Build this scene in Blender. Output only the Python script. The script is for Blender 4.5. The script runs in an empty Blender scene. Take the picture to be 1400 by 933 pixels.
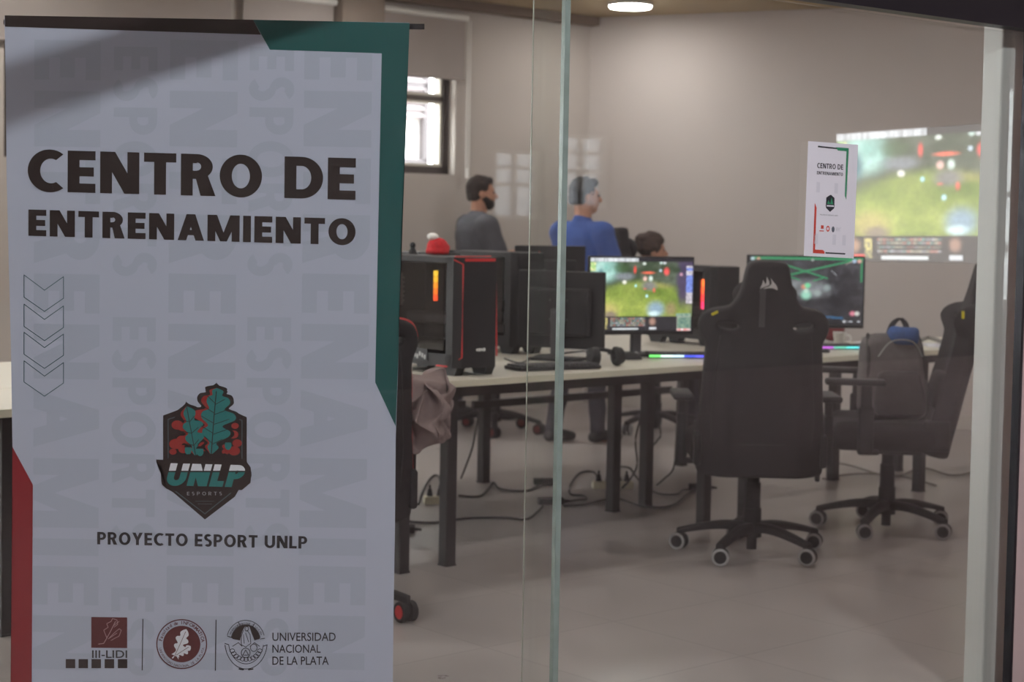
import bpy, bmesh, math, random
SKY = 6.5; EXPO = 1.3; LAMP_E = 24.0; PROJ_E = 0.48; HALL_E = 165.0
from mathutils import Vector, Matrix
R = math.radians
PI = math.pi
random.seed(7)
scene = bpy.context.scene
C = scene.collection

# ------------------------------------------------------------------ camera
F = 2300.0
EYE = 1.42
CX, CY = 700.0, 423.7
cam_d = bpy.data.cameras.new('camera')
cam = bpy.data.objects.new('camera', cam_d)
C.objects.link(cam)
scene.camera = cam
cam_d.sensor_width = 36.0
cam_d.lens = 36.0 * F / 1400.0
cam_d.shift_y = -42.8 / 1400.0
CM = Matrix.Translation((0, 0, EYE)) @ Matrix.Rotation(R(90 - 3.03), 4, 'X') @ Matrix.Rotation(R(1.0), 4, 'Z')
cam.matrix_world = CM
cam_d.dof.use_dof = True
cam_d.dof.focus_distance = 4.0
cam_d.dof.aperture_fstop = 5.0
cam_d.clip_end = 200
EYEP = Vector((0, 0, EYE))

def ray(px, py):
    return (CM.to_3x3() @ Vector(((px - CX) / F, -(py - CY) / F, -1.0))).normalized()
def on_plane(px, py, p, n):
    d = ray(px, py)
    return EYEP + d * ((Vector(p) - EYEP).dot(n) / d.dot(n))
def on_y(px, py, y):
    return on_plane(px, py, (0, y, 0), Vector((0, 1, 0)))
def on_z(px, py, z=0.0):
    return on_plane(px, py, (0, 0, z), Vector((0, 0, 1)))

# ------------------------------------------------------------------ materials
def mat(name, col, rough=0.6, metal=0.0, spec=0.4, noise=0.0, nscale=8.0, emit=None, estr=0.0, coat=0.0, sheen=0.0):
    m = bpy.data.materials.new(name)
    m.use_nodes = True
    nt = m.node_tree
    b = nt.nodes['Principled BSDF']
    b.inputs['Base Color'].default_value = (*col, 1)
    b.inputs['Roughness'].default_value = rough
    b.inputs['Metallic'].default_value = metal
    b.inputs['Specular IOR Level'].default_value = spec
    b.inputs['Coat Weight'].default_value = coat
    b.inputs['Sheen Weight'].default_value = sheen
    if emit:
        b.inputs['Emission Color'].default_value = (*emit, 1)
        b.inputs['Emission Strength'].default_value = estr
    if noise > 0:
        tc = nt.nodes.new('ShaderNodeTexCoord')
        n = nt.nodes.new('ShaderNodeTexNoise')
        n.inputs['Scale'].default_value = nscale
        n.inputs['Detail'].default_value = 5
        nt.links.new(tc.outputs['Object'], n.inputs['Vector'])
        r = nt.nodes.new('ShaderNodeMapRange')
        r.inputs['From Min'].default_value = 0.3
        r.inputs['From Max'].default_value = 0.7
        r.inputs['To Min'].default_value = 1 - noise
        r.inputs['To Max'].default_value = 1 + noise
        nt.links.new(n.outputs['Fac'], r.inputs['Value'])
        mx = nt.nodes.new('ShaderNodeVectorMath')
        mx.operation = 'SCALE'
        mx.inputs[0].default_value = col
        nt.links.new(r.outputs['Result'], mx.inputs['Scale'])
        nt.links.new(mx.outputs['Vector'], b.inputs['Base Color'])
    return m

def srgb(r, g, b):
    def f(c):
        c /= 255.0
        return c / 12.92 if c <= 0.04045 else ((c + 0.055) / 1.055) ** 2.4
    return (f(r), f(g), f(b))

def vcol_mat(name, estr, base=0.0, rough=0.3, basecol=None):
    m = bpy.data.materials.new(name)
    m.use_nodes = True
    nt = m.node_tree
    b = nt.nodes['Principled BSDF']
    a = nt.nodes.new('ShaderNodeAttribute')
    a.attribute_name = 'pic'
    nt.links.new(a.outputs['Color'], b.inputs['Emission Color'])
    b.inputs['Emission Strength'].default_value = estr
    b.inputs['Base Color'].default_value = (*(basecol or (base, base, base)), 1)
    b.inputs['Roughness'].default_value = rough
    return m

def glass_mat():
    m = bpy.data.materials.new('clear_glass')
    m.use_nodes = True
    nt = m.node_tree
    nt.nodes.clear()
    out = nt.nodes.new('ShaderNodeOutputMaterial')
    mix = nt.nodes.new('ShaderNodeMixShader')
    tr = nt.nodes.new('ShaderNodeBsdfTransparent')
    tr.inputs['Color'].default_value = (0.975, 0.985, 0.975, 1)
    gl = nt.nodes.new('ShaderNodeBsdfGlossy')
    gl.inputs['Roughness'].default_value = 0.0
    fr = nt.nodes.new('ShaderNodeFresnel')
    geo = nt.nodes.new('ShaderNodeNewGeometry')
    mr = nt.nodes.new('ShaderNodeMapRange')          # a thin pane reflects alike at its front and back face
    mr.inputs['To Min'].default_value = 1.48
    mr.inputs['To Max'].default_value = 1 / 1.48
    nt.links.new(geo.outputs['Backfacing'], mr.inputs['Value'])
    nt.links.new(mr.outputs['Result'], fr.inputs['IOR'])
    nt.links.new(fr.outputs[0], mix.inputs[0])
    nt.links.new(tr.outputs[0], mix.inputs[1])
    nt.links.new(gl.outputs[0], mix.inputs[2])
    nt.links.new(mix.outputs[0], out.inputs['Surface'])
    return m

M = {}
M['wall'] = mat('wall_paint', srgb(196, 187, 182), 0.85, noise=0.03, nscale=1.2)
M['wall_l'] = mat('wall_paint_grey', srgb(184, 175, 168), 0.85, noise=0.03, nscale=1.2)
M['ceil'] = mat('ceiling_paint', srgb(176, 157, 126), 0.9, noise=0.05, nscale=1.0)
M['corr'] = mat('corridor_paint', srgb(112, 102, 100), 0.85, noise=0.03, nscale=1.0)
M['black'] = mat('black_fabric', srgb(34, 30, 32), 0.8, spec=0.25, noise=0.12, nscale=30)
M['blackp'] = mat('black_plastic', srgb(30, 28, 30), 0.55, spec=0.3, noise=0.05, nscale=12)
M['blackm'] = mat('black_painted_steel', srgb(34, 30, 31), 0.5, noise=0.08, nscale=9)
M['darkgrey'] = mat('dark_grey_plastic', srgb(62, 60, 62), 0.5)
M['grey'] = mat('grey_rubber', srgb(150, 148, 148), 0.6)
M['silver'] = mat('silver_metal', srgb(170, 170, 168), 0.35, 0.7)
M['red'] = mat('red_trim', srgb(196, 40, 42), 0.45)
M['redp'] = mat('red_plush', srgb(190, 30, 38), 0.8, noise=0.15, nscale=60)
M['white'] = mat('white_plastic', srgb(228, 226, 222), 0.5)
M['whitefab'] = mat('white_plush', srgb(230, 226, 222), 0.9, noise=0.06, nscale=60)
M['yellow'] = mat('yellow_tag', srgb(220, 205, 30), 0.5)
M['desk'] = mat('cream_laminate', srgb(206, 199, 186), 0.38, noise=0.03, nscale=3)
M['deskedge'] = mat('cream_edge_band', srgb(224, 219, 198), 0.5)
M['frame_black'] = mat('black_aluminium', srgb(30, 26, 34), 0.35, 0.3)
M['jamb'] = mat('white_painted_metal', srgb(196, 196, 192), 0.5, noise=0.03, nscale=2)
M['glass'] = glass_mat()
M['gedge'] = mat('green_glass_edge', srgb(132, 146, 140), 0.25, noise=0.1, nscale=20)
M['gedge2'] = mat('pale_glass_edge', srgb(142, 144, 132), 0.3)
M['blind'] = mat('roller_blind_fabric', srgb(158, 148, 144), 0.9, noise=0.04, nscale=4)
M['skin'] = mat('skin', srgb(176, 128, 106), 0.6, noise=0.06, nscale=20)
M['hair'] = mat('dark_brown_hair', srgb(44, 34, 30), 0.8, noise=0.3, nscale=60)
M['hair2'] = mat('curly_brown_hair', srgb(62, 46, 38), 0.85, noise=0.35, nscale=50)
M['tee_grey'] = mat('charcoal_cotton', srgb(78, 78, 84), 0.9, noise=0.08, nscale=14)
M['tee_blue'] = mat('blue_cotton', srgb(62, 86, 150), 0.9, noise=0.08, nscale=14)
M['jeans'] = mat('dark_denim', srgb(52, 50, 58), 0.9, noise=0.12, nscale=25)
M['shoe'] = mat('dark_shoe', srgb(46, 44, 46), 0.6)
M['bag'] = mat('grey_nylon', srgb(96, 90, 90), 0.8, noise=0.1, nscale=30)
M['bagd'] = mat('dark_grey_nylon', srgb(58, 54, 55), 0.8, noise=0.1, nscale=30)
M['bluecloth'] = mat('blue_cloth', srgb(52, 84, 142), 0.8, noise=0.15, nscale=30)
M['jacket'] = mat('mauve_cloth', srgb(126, 108, 105), 0.9, noise=0.1, nscale=25)
M['cream'] = mat('cream_plastic', srgb(214, 208, 184), 0.5)
M['cable'] = mat('black_cable', srgb(46, 43, 44), 0.5)
M['cableg'] = mat('grey_cable', srgb(120, 115, 110), 0.5)
M['paper'] = mat('white_paper', srgb(228, 226, 234), 0.8)

# ------------------------------------------------------------------ object helpers
def link(o, parent=None):
    C.objects.link(o)
    if parent is not None:
        o.parent = parent
    return o

def tag(o, label=None, cat=None, group=None, kind=None):
    if label: o['label'] = label
    if cat: o['category'] = cat
    if group: o['group'] = group
    if kind: o['kind'] = kind
    return o

def thing(name, label, cat, loc=(0, 0, 0), rz=0.0, group=None, rx=0.0, ry=0.0):
    o = bpy.data.objects.new(name, None)
    o.empty_display_size = 0.1
    o.location = loc
    o.rotation_euler = (rx, ry, rz)
    C.objects.link(o)
    return tag(o, label, cat, group)

def dup(o, parent=None):
    c = o.copy()
    link(c)
    c.parent = parent
    for ch in list(o.children):
        dup(ch, c)
    return c

def mesh_obj(name, me, m, parent=None, smooth=False):
    o = bpy.data.objects.new(name, me)
    if m is not None:
        me.materials.clear()
        for mm in (m if isinstance(m, (list, tuple)) else [m]):
            me.materials.append(mm)
    if smooth:
        for p in me.polygons: p.use_smooth = True
    return link(o, parent)

class MB:
    """collects shapes into one mesh"""
    def __init__(s):
        s.bm = bmesh.new()
    def box(s, c, size, bevel=0.0, rz=0.0, rx=0.0, ry=0.0, seg=2):
        mt = Matrix.Translation(c) @ Matrix.Rotation(rz, 4, 'Z') @ Matrix.Rotation(rx, 4, 'X') @ Matrix.Rotation(ry, 4, 'Y') @ Matrix.Diagonal((*size, 1))
        g = bmesh.ops.create_cube(s.bm, size=1.0, matrix=mt)
        if bevel > 0:
            es = list({e for v in g['verts'] for e in v.link_edges})
            bmesh.ops.bevel(s.bm, geom=es, offset=bevel, segments=seg, profile=0.5, affect='EDGES')
        return s
    def cyl(s, p0, p1, r0, r1=None, n=20, caps=True):
        r1 = r0 if r1 is None else r1
        p0, p1 = Vector(p0), Vector(p1)
        d = p1 - p0
        q = d.to_track_quat('Z', 'Y').to_matrix().to_4x4()
        mt = Matrix.Translation((p0 + p1) / 2) @ q
        bmesh.ops.create_cone(s.bm, cap_ends=caps, segments=n, radius1=r0, radius2=r1, depth=d.length, matrix=mt)
        return s
    def sph(s, c, r, sc=(1, 1, 1), u=20, v=12, rz=0.0):
        c = Vector(c); cr, sr = math.cos(rz), math.sin(rz)
        def P_(ct, st, cp, sp):
            x, y, z = r * sc[0] * st * cp, r * sc[1] * st * sp, r * sc[2] * ct
            return (c.x + x * cr - y * sr, c.y + x * sr + y * cr, c.z + z)
        nv, nf = s.bm.verts.new, s.bm.faces.new
        top, bot = nv(P_(1, 0, 1, 0)), nv(P_(-1, 0, 1, 0))
        rows = [[nv(P_(math.cos(PI * j / v), math.sin(PI * j / v), math.cos(2 * PI * i / u), math.sin(2 * PI * i / u))) for i in range(u)] for j in range(1, v)]
        for i in range(u):
            k = (i + 1) % u
            nf((top, rows[0][i], rows[0][k])); nf((bot, rows[-1][k], rows[-1][i]))
            for a, b in zip(rows, rows[1:]): nf((a[i], b[i], b[k], a[k]))
        return s
    def torus(s, c, R_, r_, axis='Z', n=28, k=8):
        vs = []
        rot = {'Z': Matrix.Identity(3), 'X': Matrix.Rotation(PI / 2, 3, 'Y'), 'Y': Matrix.Rotation(PI / 2, 3, 'X')}[axis]
        for i in range(n):
            a = 2 * PI * i / n
            for j in range(k):
                b = 2 * PI * j / k
                v = Vector(((R_ + r_ * math.cos(b)) * math.cos(a), (R_ + r_ * math.cos(b)) * math.sin(a), r_ * math.sin(b)))
                vs.append(s.bm.verts.new(Vector(c) + rot @ v))
        for i in range(n):
            for j in range(k):
                s.bm.faces.new((vs[i * k + j], vs[((i + 1) % n) * k + j], vs[((i + 1) % n) * k + (j + 1) % k], vs[i * k + (j + 1) % k]))
        return s
    def tube(s, pts, r, n=8, rs=None):
        pts = [Vector(p) for p in pts]
        rings = []
        up = Vector((0, 0, 1))
        for i, p in enumerate(pts):
            t = (pts[min(i + 1, len(pts) - 1)] - pts[max(i - 1, 0)]).normalized()
            a = t.cross(up)
            if a.length < 1e-3: a = t.cross(Vector((1, 0, 0)))
            a.normalize()
            b = t.cross(a).normalized()
            rr = rs[i] if rs else r
            rings.append([s.bm.verts.new(p + a * rr * math.cos(2 * PI * j / n) + b * rr * math.sin(2 * PI * j / n)) for j in range(n)])
        for i in range(len(rings) - 1):
            for j in range(n):
                s.bm.faces.new((rings[i][j], rings[i][(j + 1) % n], rings[i + 1][(j + 1) % n], rings[i + 1][j]))
        s.bm.faces.new(rings[0][::-1]); s.bm.faces.new(rings[-1])
        return s
    def ribbon(s, pts, hw, th):
        """flat strap along pts (hw across X, th thick)"""
        pts = [Vector(p) for p in pts]
        rings = []
        for i, p in enumerate(pts):
            t = (pts[min(i + 1, len(pts) - 1)] - pts[max(i - 1, 0)]).normalized()
            n = t.cross(Vector((1, 0, 0))).normalized()
            rings.append([s.bm.verts.new(p + Vector((a * hw, 0, 0)) + n * b * th) for a, b in ((-1, -1), (1, -1), (1, 1), (-1, 1))])
        for i in range(len(rings) - 1):
            for j in range(4):
                s.bm.faces.new((rings[i][j], rings[i][(j + 1) % 4], rings[i + 1][(j + 1) % 4], rings[i + 1][j]))
        s.bm.faces.new(rings[0][::-1]); s.bm.faces.new(rings[-1])
        return s
    def prism(s, pts, y0, y1, plane='xz'):
        """polygon pts in a plane extruded between y0 and y1"""
        def mk(p, y):
            return {'xz': (p[0], y, p[1]), 'xy': (p[0], p[1], y), 'yz': (y, p[0], p[1])}[plane]
        a = [s.bm.verts.new(mk(p, y0)) for p in pts]
        b = [s.bm.verts.new(mk(p, y1)) for p in pts]
        n = len(pts)
        s.bm.faces.new(a); s.bm.faces.new(b[::-1])
        for i in range(n):
            s.bm.faces.new((a[i], b[i], b[(i + 1) % n], a[(i + 1) % n]))
        return s
    def build(s, name, m, parent=None, smooth=False, angle=None):
        bmesh.ops.recalc_face_normals(s.bm, faces=s.bm.faces)
        me = bpy.data.meshes.new(name)
        s.bm.to_mesh(me)
        s.bm.free()
        o = mesh_obj(name, me, m, parent)
        if smooth:
            for p in me.polygons: p.use_smooth = True
            try:
                me.set_sharp_from_angle(angle=R(angle or 40))
            except Exception:
                pass
        return o

def catmull(pts, n=8, closed=False):
    pts = [Vector(p) for p in pts]
    N = len(pts)
    out = []
    rng = range(N if closed else N - 1)
    for i in rng:
        if closed:
            p0, p1, p2, p3 = pts[(i - 1) % N], pts[i], pts[(i + 1) % N], pts[(i + 2) % N]
        else:
            p0, p1, p2, p3 = pts[max(i - 1, 0)], pts[i], pts[i + 1], pts[min(i + 2, N - 1)]
        for k in range(n):
            t = k / n
            out.append(0.5 * ((2 * p1) + (-p0 + p2) * t + (2 * p0 - 5 * p1 + 4 * p2 - p3) * t * t + (-p0 + 3 * p1 - 3 * p2 + p3) * t ** 3))
    if not closed: out.append(pts[-1])
    return out

_tmp_scene = bpy.data.scenes.new('workshop')
def evaluated_mesh(o):
    """evaluate one object on its own in an empty workshop scene"""
    _tmp_scene.collection.objects.link(o)
    dg = _tmp_scene.view_layers[0].depsgraph
    if dg is None:
        with bpy.context.temp_override(scene=_tmp_scene, view_layer=_tmp_scene.view_layers[0]):
            dg = bpy.context.evaluated_depsgraph_get()
    dg.update()
    return bpy.data.meshes.new_from_object(o.evaluated_get(dg))

def remeshed(bm, voxel, smooth_it=2, deform=None):
    """voxel-remesh a bmesh of overlapping solids into one continuous mesh datablock"""
    me = bpy.data.meshes.new('tmp')
    bm.to_mesh(me); bm.free()
    o = bpy.data.objects.new('tmp', me)
    md = o.modifiers.new('r', 'REMESH'); md.mode = 'VOXEL'; md.voxel_size = voxel
    if smooth_it:
        sm = o.modifiers.new('s', 'SMOOTH'); sm.factor = 0.6; sm.iterations = smooth_it
    me2 = evaluated_mesh(o)
    bpy.data.objects.remove(o); bpy.data.meshes.remove(me)
    if deform:
        for v in me2.vertices: v.co = deform(v.co.copy())
    for p in me2.polygons: p.use_smooth = True
    return me2

def limb(mb, pts, sc=(1, 1, 1)):
    """tapered chain of spheres: pts = [(pos, radius), ...]"""
    for (p0, r0), (p1, r1) in zip(pts, pts[1:]):
        p0, p1 = Vector(p0), Vector(p1)
        n = max(2, int((p1 - p0).length / (min(r0, r1) * 0.35)) + 1)
        for i in range(n + 1):
            t = i / n
            mb.sph(p0.lerp(p1, t), r0 + (r1 - r0) * t, sc, 14, 9)
    return mb

def shifted(lp, d):
    """closed 2-D outline moved outwards by d (inwards if negative)"""
    n = len(lp)
    area = sum(lp[i][0] * lp[(i + 1) % n][1] - lp[(i + 1) % n][0] * lp[i][1] for i in range(n))
    sg = 1 if area > 0 else -1
    out = []
    for i in range(n):
        a, b = lp[i - 1], lp[(i + 1) % n]
        tx, ty = b[0] - a[0], b[1] - a[1]
        l = math.hypot(tx, ty) or 1
        out.append((lp[i][0] + sg * ty / l * d, lp[i][1] - sg * tx / l * d))
    return out

def plate_mesh(loops, depth, bevel, voxel=None, deform=None, smooth_it=2):
    """2-D outline (x,z loops; later loops are holes) -> rounded solid plate, thickness along y"""
    cu = bpy.data.curves.new('tmpc', 'CURVE')
    cu.dimensions = '2D'; cu.fill_mode = 'BOTH'
    cu.extrude = max(depth / 2 - bevel, 0.0005); cu.bevel_depth = bevel; cu.bevel_resolution = 2
    for li, lp in enumerate(loops):
        lp = shifted(lp, -bevel if li == 0 else bevel)
        sp = cu.splines.new('POLY')
        sp.points.add(len(lp) - 1)
        for q, p in zip(sp.points, lp): q.co = (p[0], p[1], 0, 1)
        sp.use_cyclic_u = True
    o = bpy.data.objects.new('tmpc', cu)
    me = evaluated_mesh(o)
    bpy.data.objects.remove(o); bpy.data.curves.remove(cu)
    bm = bmesh.new(); bm.from_mesh(me); bpy.data.meshes.remove(me)
    bmesh.ops.remove_doubles(bm, verts=bm.verts, dist=1e-5)
    for v in bm.verts: v.co = Vector((v.co.x, -v.co.z, v.co.y))
    if voxel:
        return remeshed(bm, voxel, smooth_it, deform)
    if deform:
        for v in bm.verts: v.co = deform(v.co.copy())
    bmesh.ops.recalc_face_normals(bm, faces=bm.faces)
    me = bpy.data.meshes.new('plate'); bm.to_mesh(me); bm.free()
    return me

# ------------------------------------------------------------------ lettering
def ell(cx, cy, rx, ry, a0, a1, n=18):
    return [(cx + rx * math.cos(R(a0 + (a1 - a0) * i / n)), cy + ry * math.sin(R(a0 + (a1 - a0) * i / n))) for i in range(n + 1)]
def band(outer, inner):
    return [[outer[i], outer[i + 1], inner[i + 1], inner[i]] for i in range(len(outer) - 1)]
def glyph(ch, w):
    """unit-cap-height block letter as polygons; w = stem width. returns (polys, width)"""
    h = w * 0.86
    B = lambda x0, y0, x1, y1: [(x0, y0), (x1, y0), (x1, y1), (x0, y1)]
    if ch == 'E':
        W = 0.52 + w * 0.3
        return [B(0, 0, w, 1), B(w, 0, W, h), B(w, 1 - h, W, 1), B(w, 0.5 - h / 2, W * 0.94, 0.5 + h / 2)], W
    if ch == 'F':
        W = 0.52 + w * 0.3
        return [B(0, 0, w, 1), B(w, 1 - h, W, 1), B(w, 0.46 - h / 2, W * 0.94, 0.46 + h / 2)], W
    if ch == 'L':
        W = 0.50 + w * 0.3
        return [B(0, 0, w, 1), B(w, 0, W, h)], W
    if ch == 'I':
        return [B(0, 0, w, 1)], w
    if ch == '-':
        return [B(0, 0.35, 0.32, 0.35 + h)], 0.32
    if ch == 'T':
        W = 0.60 + w * 0.35
        return [B(0, 1 - h, W, 1), B(W / 2 - w / 2, 0, W / 2 + w / 2, 1 - h)], W
    if ch == 'N':
        W = 0.66 + w * 0.7
        return [B(0, 0, w, 1), B(W - w, 0, W, 1), [(0, 1), (w * 1.25, 1), (W, 0), (W - w * 1.25, 0)]], W
    if ch == 'M':
        W = 0.84 + w * 0.9
        m = W / 2
        return [B(0, 0, w, 1), B(W - w, 0, W, 1), [(0, 1), (w * 1.2, 1), (m + w * 0.42, 0.0), (m - w * 0.42, 0.0)], [(W, 1), (W - w * 1.2, 1), (m - w * 0.42, 0.0), (m + w * 0.42, 0.0)]], W
    if ch == 'A':
        W = 0.66 + w * 0.85
        m = W / 2
        return [[(0, 0), (w * 1.08, 0), (m + w * 0.55, 1), (m - w * 0.55, 1)], [(W, 0), (W - w * 1.08, 0), (m - w * 0.55, 1), (m + w * 0.55, 1)], B(W * 0.22, 0.2, W * 0.78, 0.2 + h * 0.9)], W
    if ch == 'V':
        W = 0.64 + w * 0.8
        m = W / 2
        return [[(0, 1), (w * 1.08, 1), (m + w * 0.5, 0), (m - w * 0.5, 0)], [(W, 1), (W - w * 1.08, 1), (m - w * 0.5, 0), (m + w * 0.5, 0)]], W
    if ch == 'Y':
        W = 0.62 + w * 0.8
        m = W / 2
        return [[(0, 1), (w * 1.15, 1), (m + w * 0.5, 0.4), (m - w * 0.5, 0.4)], [(W, 1), (W - w * 1.15, 1), (m - w * 0.5, 0.4), (m + w * 0.5, 0.4)], B(m - w / 2, 0, m + w / 2, 0.42)], W
    if ch == 'O':
        W = 0.78 + w * 0.5
        return band(ell(W / 2, 0.5, W / 2, 0.515, 0, 360, 36), ell(W / 2, 0.5, W / 2 - w * 1.02, 0.515 - h, 0, 360, 36)), W
    if ch == 'C':
        W = 0.66 + w * 0.4
        cx = W * 0.62
        return band(ell(cx, 0.5, W * 0.62, 0.515, 52, 308, 30), ell(cx + w * 0.1, 0.5, W * 0.62 - w * 0.95, 0.515 - h, 62, 298, 30)), W * 0.99
    if ch == 'D':
        W = 0.70 + w * 0.5
        cx = w * 0.9
        return [B(0, 0, w, 1), B(w * 0.8, 0, W * 0.45, h), B(w * 0.8, 1 - h, W * 0.45, 1)] + band(ell(W * 0.44, 0.5, W * 0.56, 0.5, 90, -90, 24), ell(W * 0.44, 0.5, W * 0.56 - w, 0.5 - h, 90, -90, 24)), W
    if ch in 'PR':
        W = 0.58 + w * 0.4
        cy, ry = (0.68, 0.32) if ch == 'P' else (0.70, 0.30)
        cx = W * 0.5
        ps = [B(0, 0, w, 1), B(w * 0.8, 1 - h, cx, 1), B(w * 0.8, cy - ry, cx, cy - ry + h * 0.9)]
        ps += band(ell(cx, cy, W - cx, ry, 90, -90, 20), ell(cx, cy, W - cx - w * 0.98, ry - h * 0.93, 90, -90, 20))
        if ch == 'R':
            ps.append([(w * 1.15, cy - ry + h * 0.5), (w * 2.2, cy - ry + h * 0.6), (W * 1.09, 0), (W * 1.09 - w * 1.25, 0)])
            W *= 1.07
        return ps, W
    if ch == 'U':
        W = 0.66 + w * 0.6
        return [B(0, 0.36, w, 1), B(W - w, 0.36, W, 1)] + band(ell(W / 2, 0.37, W / 2, 0.385, 180, 360, 24), ell(W / 2, 0.37, W / 2 - w, 0.385 - h, 180, 360, 24)), W
    if ch == 'S':
        W = 0.50 + w * 0.4
        r1, cx = 0.285, W / 2
        o = ell(cx, 0.735, W * 0.5, 0.28, 35, 265, 20) + ell(cx, 0.29, W * 0.5 - w, 0.305 - h, 85, -140, 20)
        i = ell(cx, 0.735, W * 0.5 - w, 0.28 - h, 42, 265, 20) + ell(cx, 0.29, W * 0.5, 0.305, 85, -145, 20)
        return band(o, i), W
    return [], 0.28

def layout(s, w, gap):
    """list of (polys) in text units, and total length"""
    x, out = 0.0, []
    for ch in s:
        ps, W = glyph(ch, w)
        for p in ps: out.append([(q[0] + x, q[1]) for q in p])
        x += W + gap
    return out, x - gap

def clip_poly(p, f):
    """keep the part of p where f(pt) >= 0 (f linear)"""
    out = []
    for i in range(len(p)):
        a, b = p[i], p[(i + 1) % len(p)]
        fa, fb = f(a), f(b)
        if fa >= 0: out.append(a)
        if (fa >= 0) != (fb >= 0):
            t = fa / (fa - fb)
            out.append((a[0] + (b[0] - a[0]) * t, a[1] + (b[1] - a[1]) * t))
    return out

def flat_mesh(name, polys, y, m, parent, to=None):
    """polygons (x,z) as flat ink at depth y; polys may come in another frame mapped by to()"""
    bm = bmesh.new()
    for k, p in enumerate(polys):
        if len(p) < 3: continue
        q = [to(a) if to else a for a in p]
        try:
            bm.faces.new([bm.verts.new((a[0], y - 0.000015 * (k % 9), a[1])) for a in q])
        except Exception:
            pass
    big = [f for f in bm.faces if len(f.verts) > 4]
    if big: bmesh.ops.triangulate(bm, faces=big)
    for f in bm.faces:
        if f.normal.y > 0: f.normal_flip()
    me = bpy.data.meshes.new(name); bm.to_mesh(me); bm.free()
    return mesh_obj(name, me, m, parent)

def stroke(pts, w):
    """polyline as quads of width w"""
    out = []
    for (x0, y0), (x1, y1) in zip(pts, pts[1:]):
        d = math.hypot(x1 - x0, y1 - y0) or 1
        nx, ny = -(y1 - y0) / d * w / 2, (x1 - x0) / d * w / 2
        ex, ey = (x1 - x0) / d * w * 0.3, (y1 - y0) / d * w * 0.3
        out.append([(x0 + nx - ex, y0 + ny - ey), (x1 + nx + ex, y1 + ny + ey), (x1 - nx + ex, y1 - ny + ey), (x0 - nx - ex, y0 - ny - ey)])
    return out

_fontcache = {}
def font_polys(s, offset=0.0):
    """built-in face text as triangles, in units of size 1"""
    if (s, offset) in _fontcache: return _fontcache[(s, offset)]
    cu = bpy.data.curves.new('tmpf', 'FONT'); cu.body = s; cu.offset = offset; cu.resolution_u = 3
    o = bpy.data.objects.new('tmpf', cu); 
    me = evaluated_mesh(o)
    out = [[(me.vertices[i].co.x, me.vertices[i].co.y) for i in p.vertices] for p in me.polygons]
    bpy.data.objects.remove(o); bpy.data.curves.remove(cu); bpy.data.meshes.remove(me)
    _fontcache[(s, offset)] = out
    return out
def fit_polys(polys, x0, x1, y0, y1):
    """scale so that the ink fills x0..x1 and y0..y1 (y down or up as given: y0 = baseline)"""
    ax = min(q[0] for p in polys for q in p); bx = max(q[0] for p in polys for q in p)
    ay = min(q[1] for p in polys for q in p); by = max(q[1] for p in polys for q in p)
    return [[(x0 + (q[0] - ax) / (bx - ax) * (x1 - x0), y0 + (q[1] - ay) / (by - ay) * (y1 - y0)) for q in p] for p in polys]
# ================================================================== THE ROOM
U = Vector((0.788, 0.616, 0)).normalized()          # along the glass front, to the right and away
NF = Vector((0.616, -0.788, 0)).normalized()        # from the glass front towards the corridor
P0 = Vector((0.11, 3.90, 0))
u = Vector((0.751, 0.660, 0)).normalized()          # along the desks and the window wall
v = Vector((-0.660, 0.751, 0)).normalized()         # across the desks, away from the camera
B0 = Vector((-0.237, 6.82, 0))
def D(a, p, z=0.0):
    q = B0 + u * a + v * p
    return Vector((q.x, q.y, z))
DESK_RZ = math.atan2(u.y, u.x)
CN = Vector((0.57, 13.13, 0))                       # far corner of the room
W2 = Vector((0.90, -0.43, 0)).normalized()          # along the projection wall, to the right
CEIL = 3.0

def wall_mesh(name, o, d, n, L0, L1, z0, z1, th, m, holes=()):
    """wall along d from L0 to L1, solid th thick behind its face (n points into the room), with rectangular holes (a0,a1,b0,b1)"""
    mb = MB()
    xs = sorted({L0, L1, *[h[0] for h in holes], *[h[1] for h in holes]})
    zs = sorted({z0, z1, *[h[2] for h in holes], *[h[3] for h in holes]})
    for a, b in zip(xs, xs[1:]):
        for c, e in zip(zs, zs[1:]):
            mx, mz = (a + b) / 2, (c + e) / 2
            if any(h[0] < mx < h[1] and h[2] < mz < h[3] for h in holes): continue
            ctr = o + d * mx - n * th / 2
            mb.box((ctr.x, ctr.y, mz), (b - a, th, e - c), rz=math.atan2(d.y, d.x))
    bmesh.ops.remove_doubles(mb.bm, verts=mb.bm.verts, dist=1e-5)
    return tag(mb.build(name, m), kind='structure')

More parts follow.
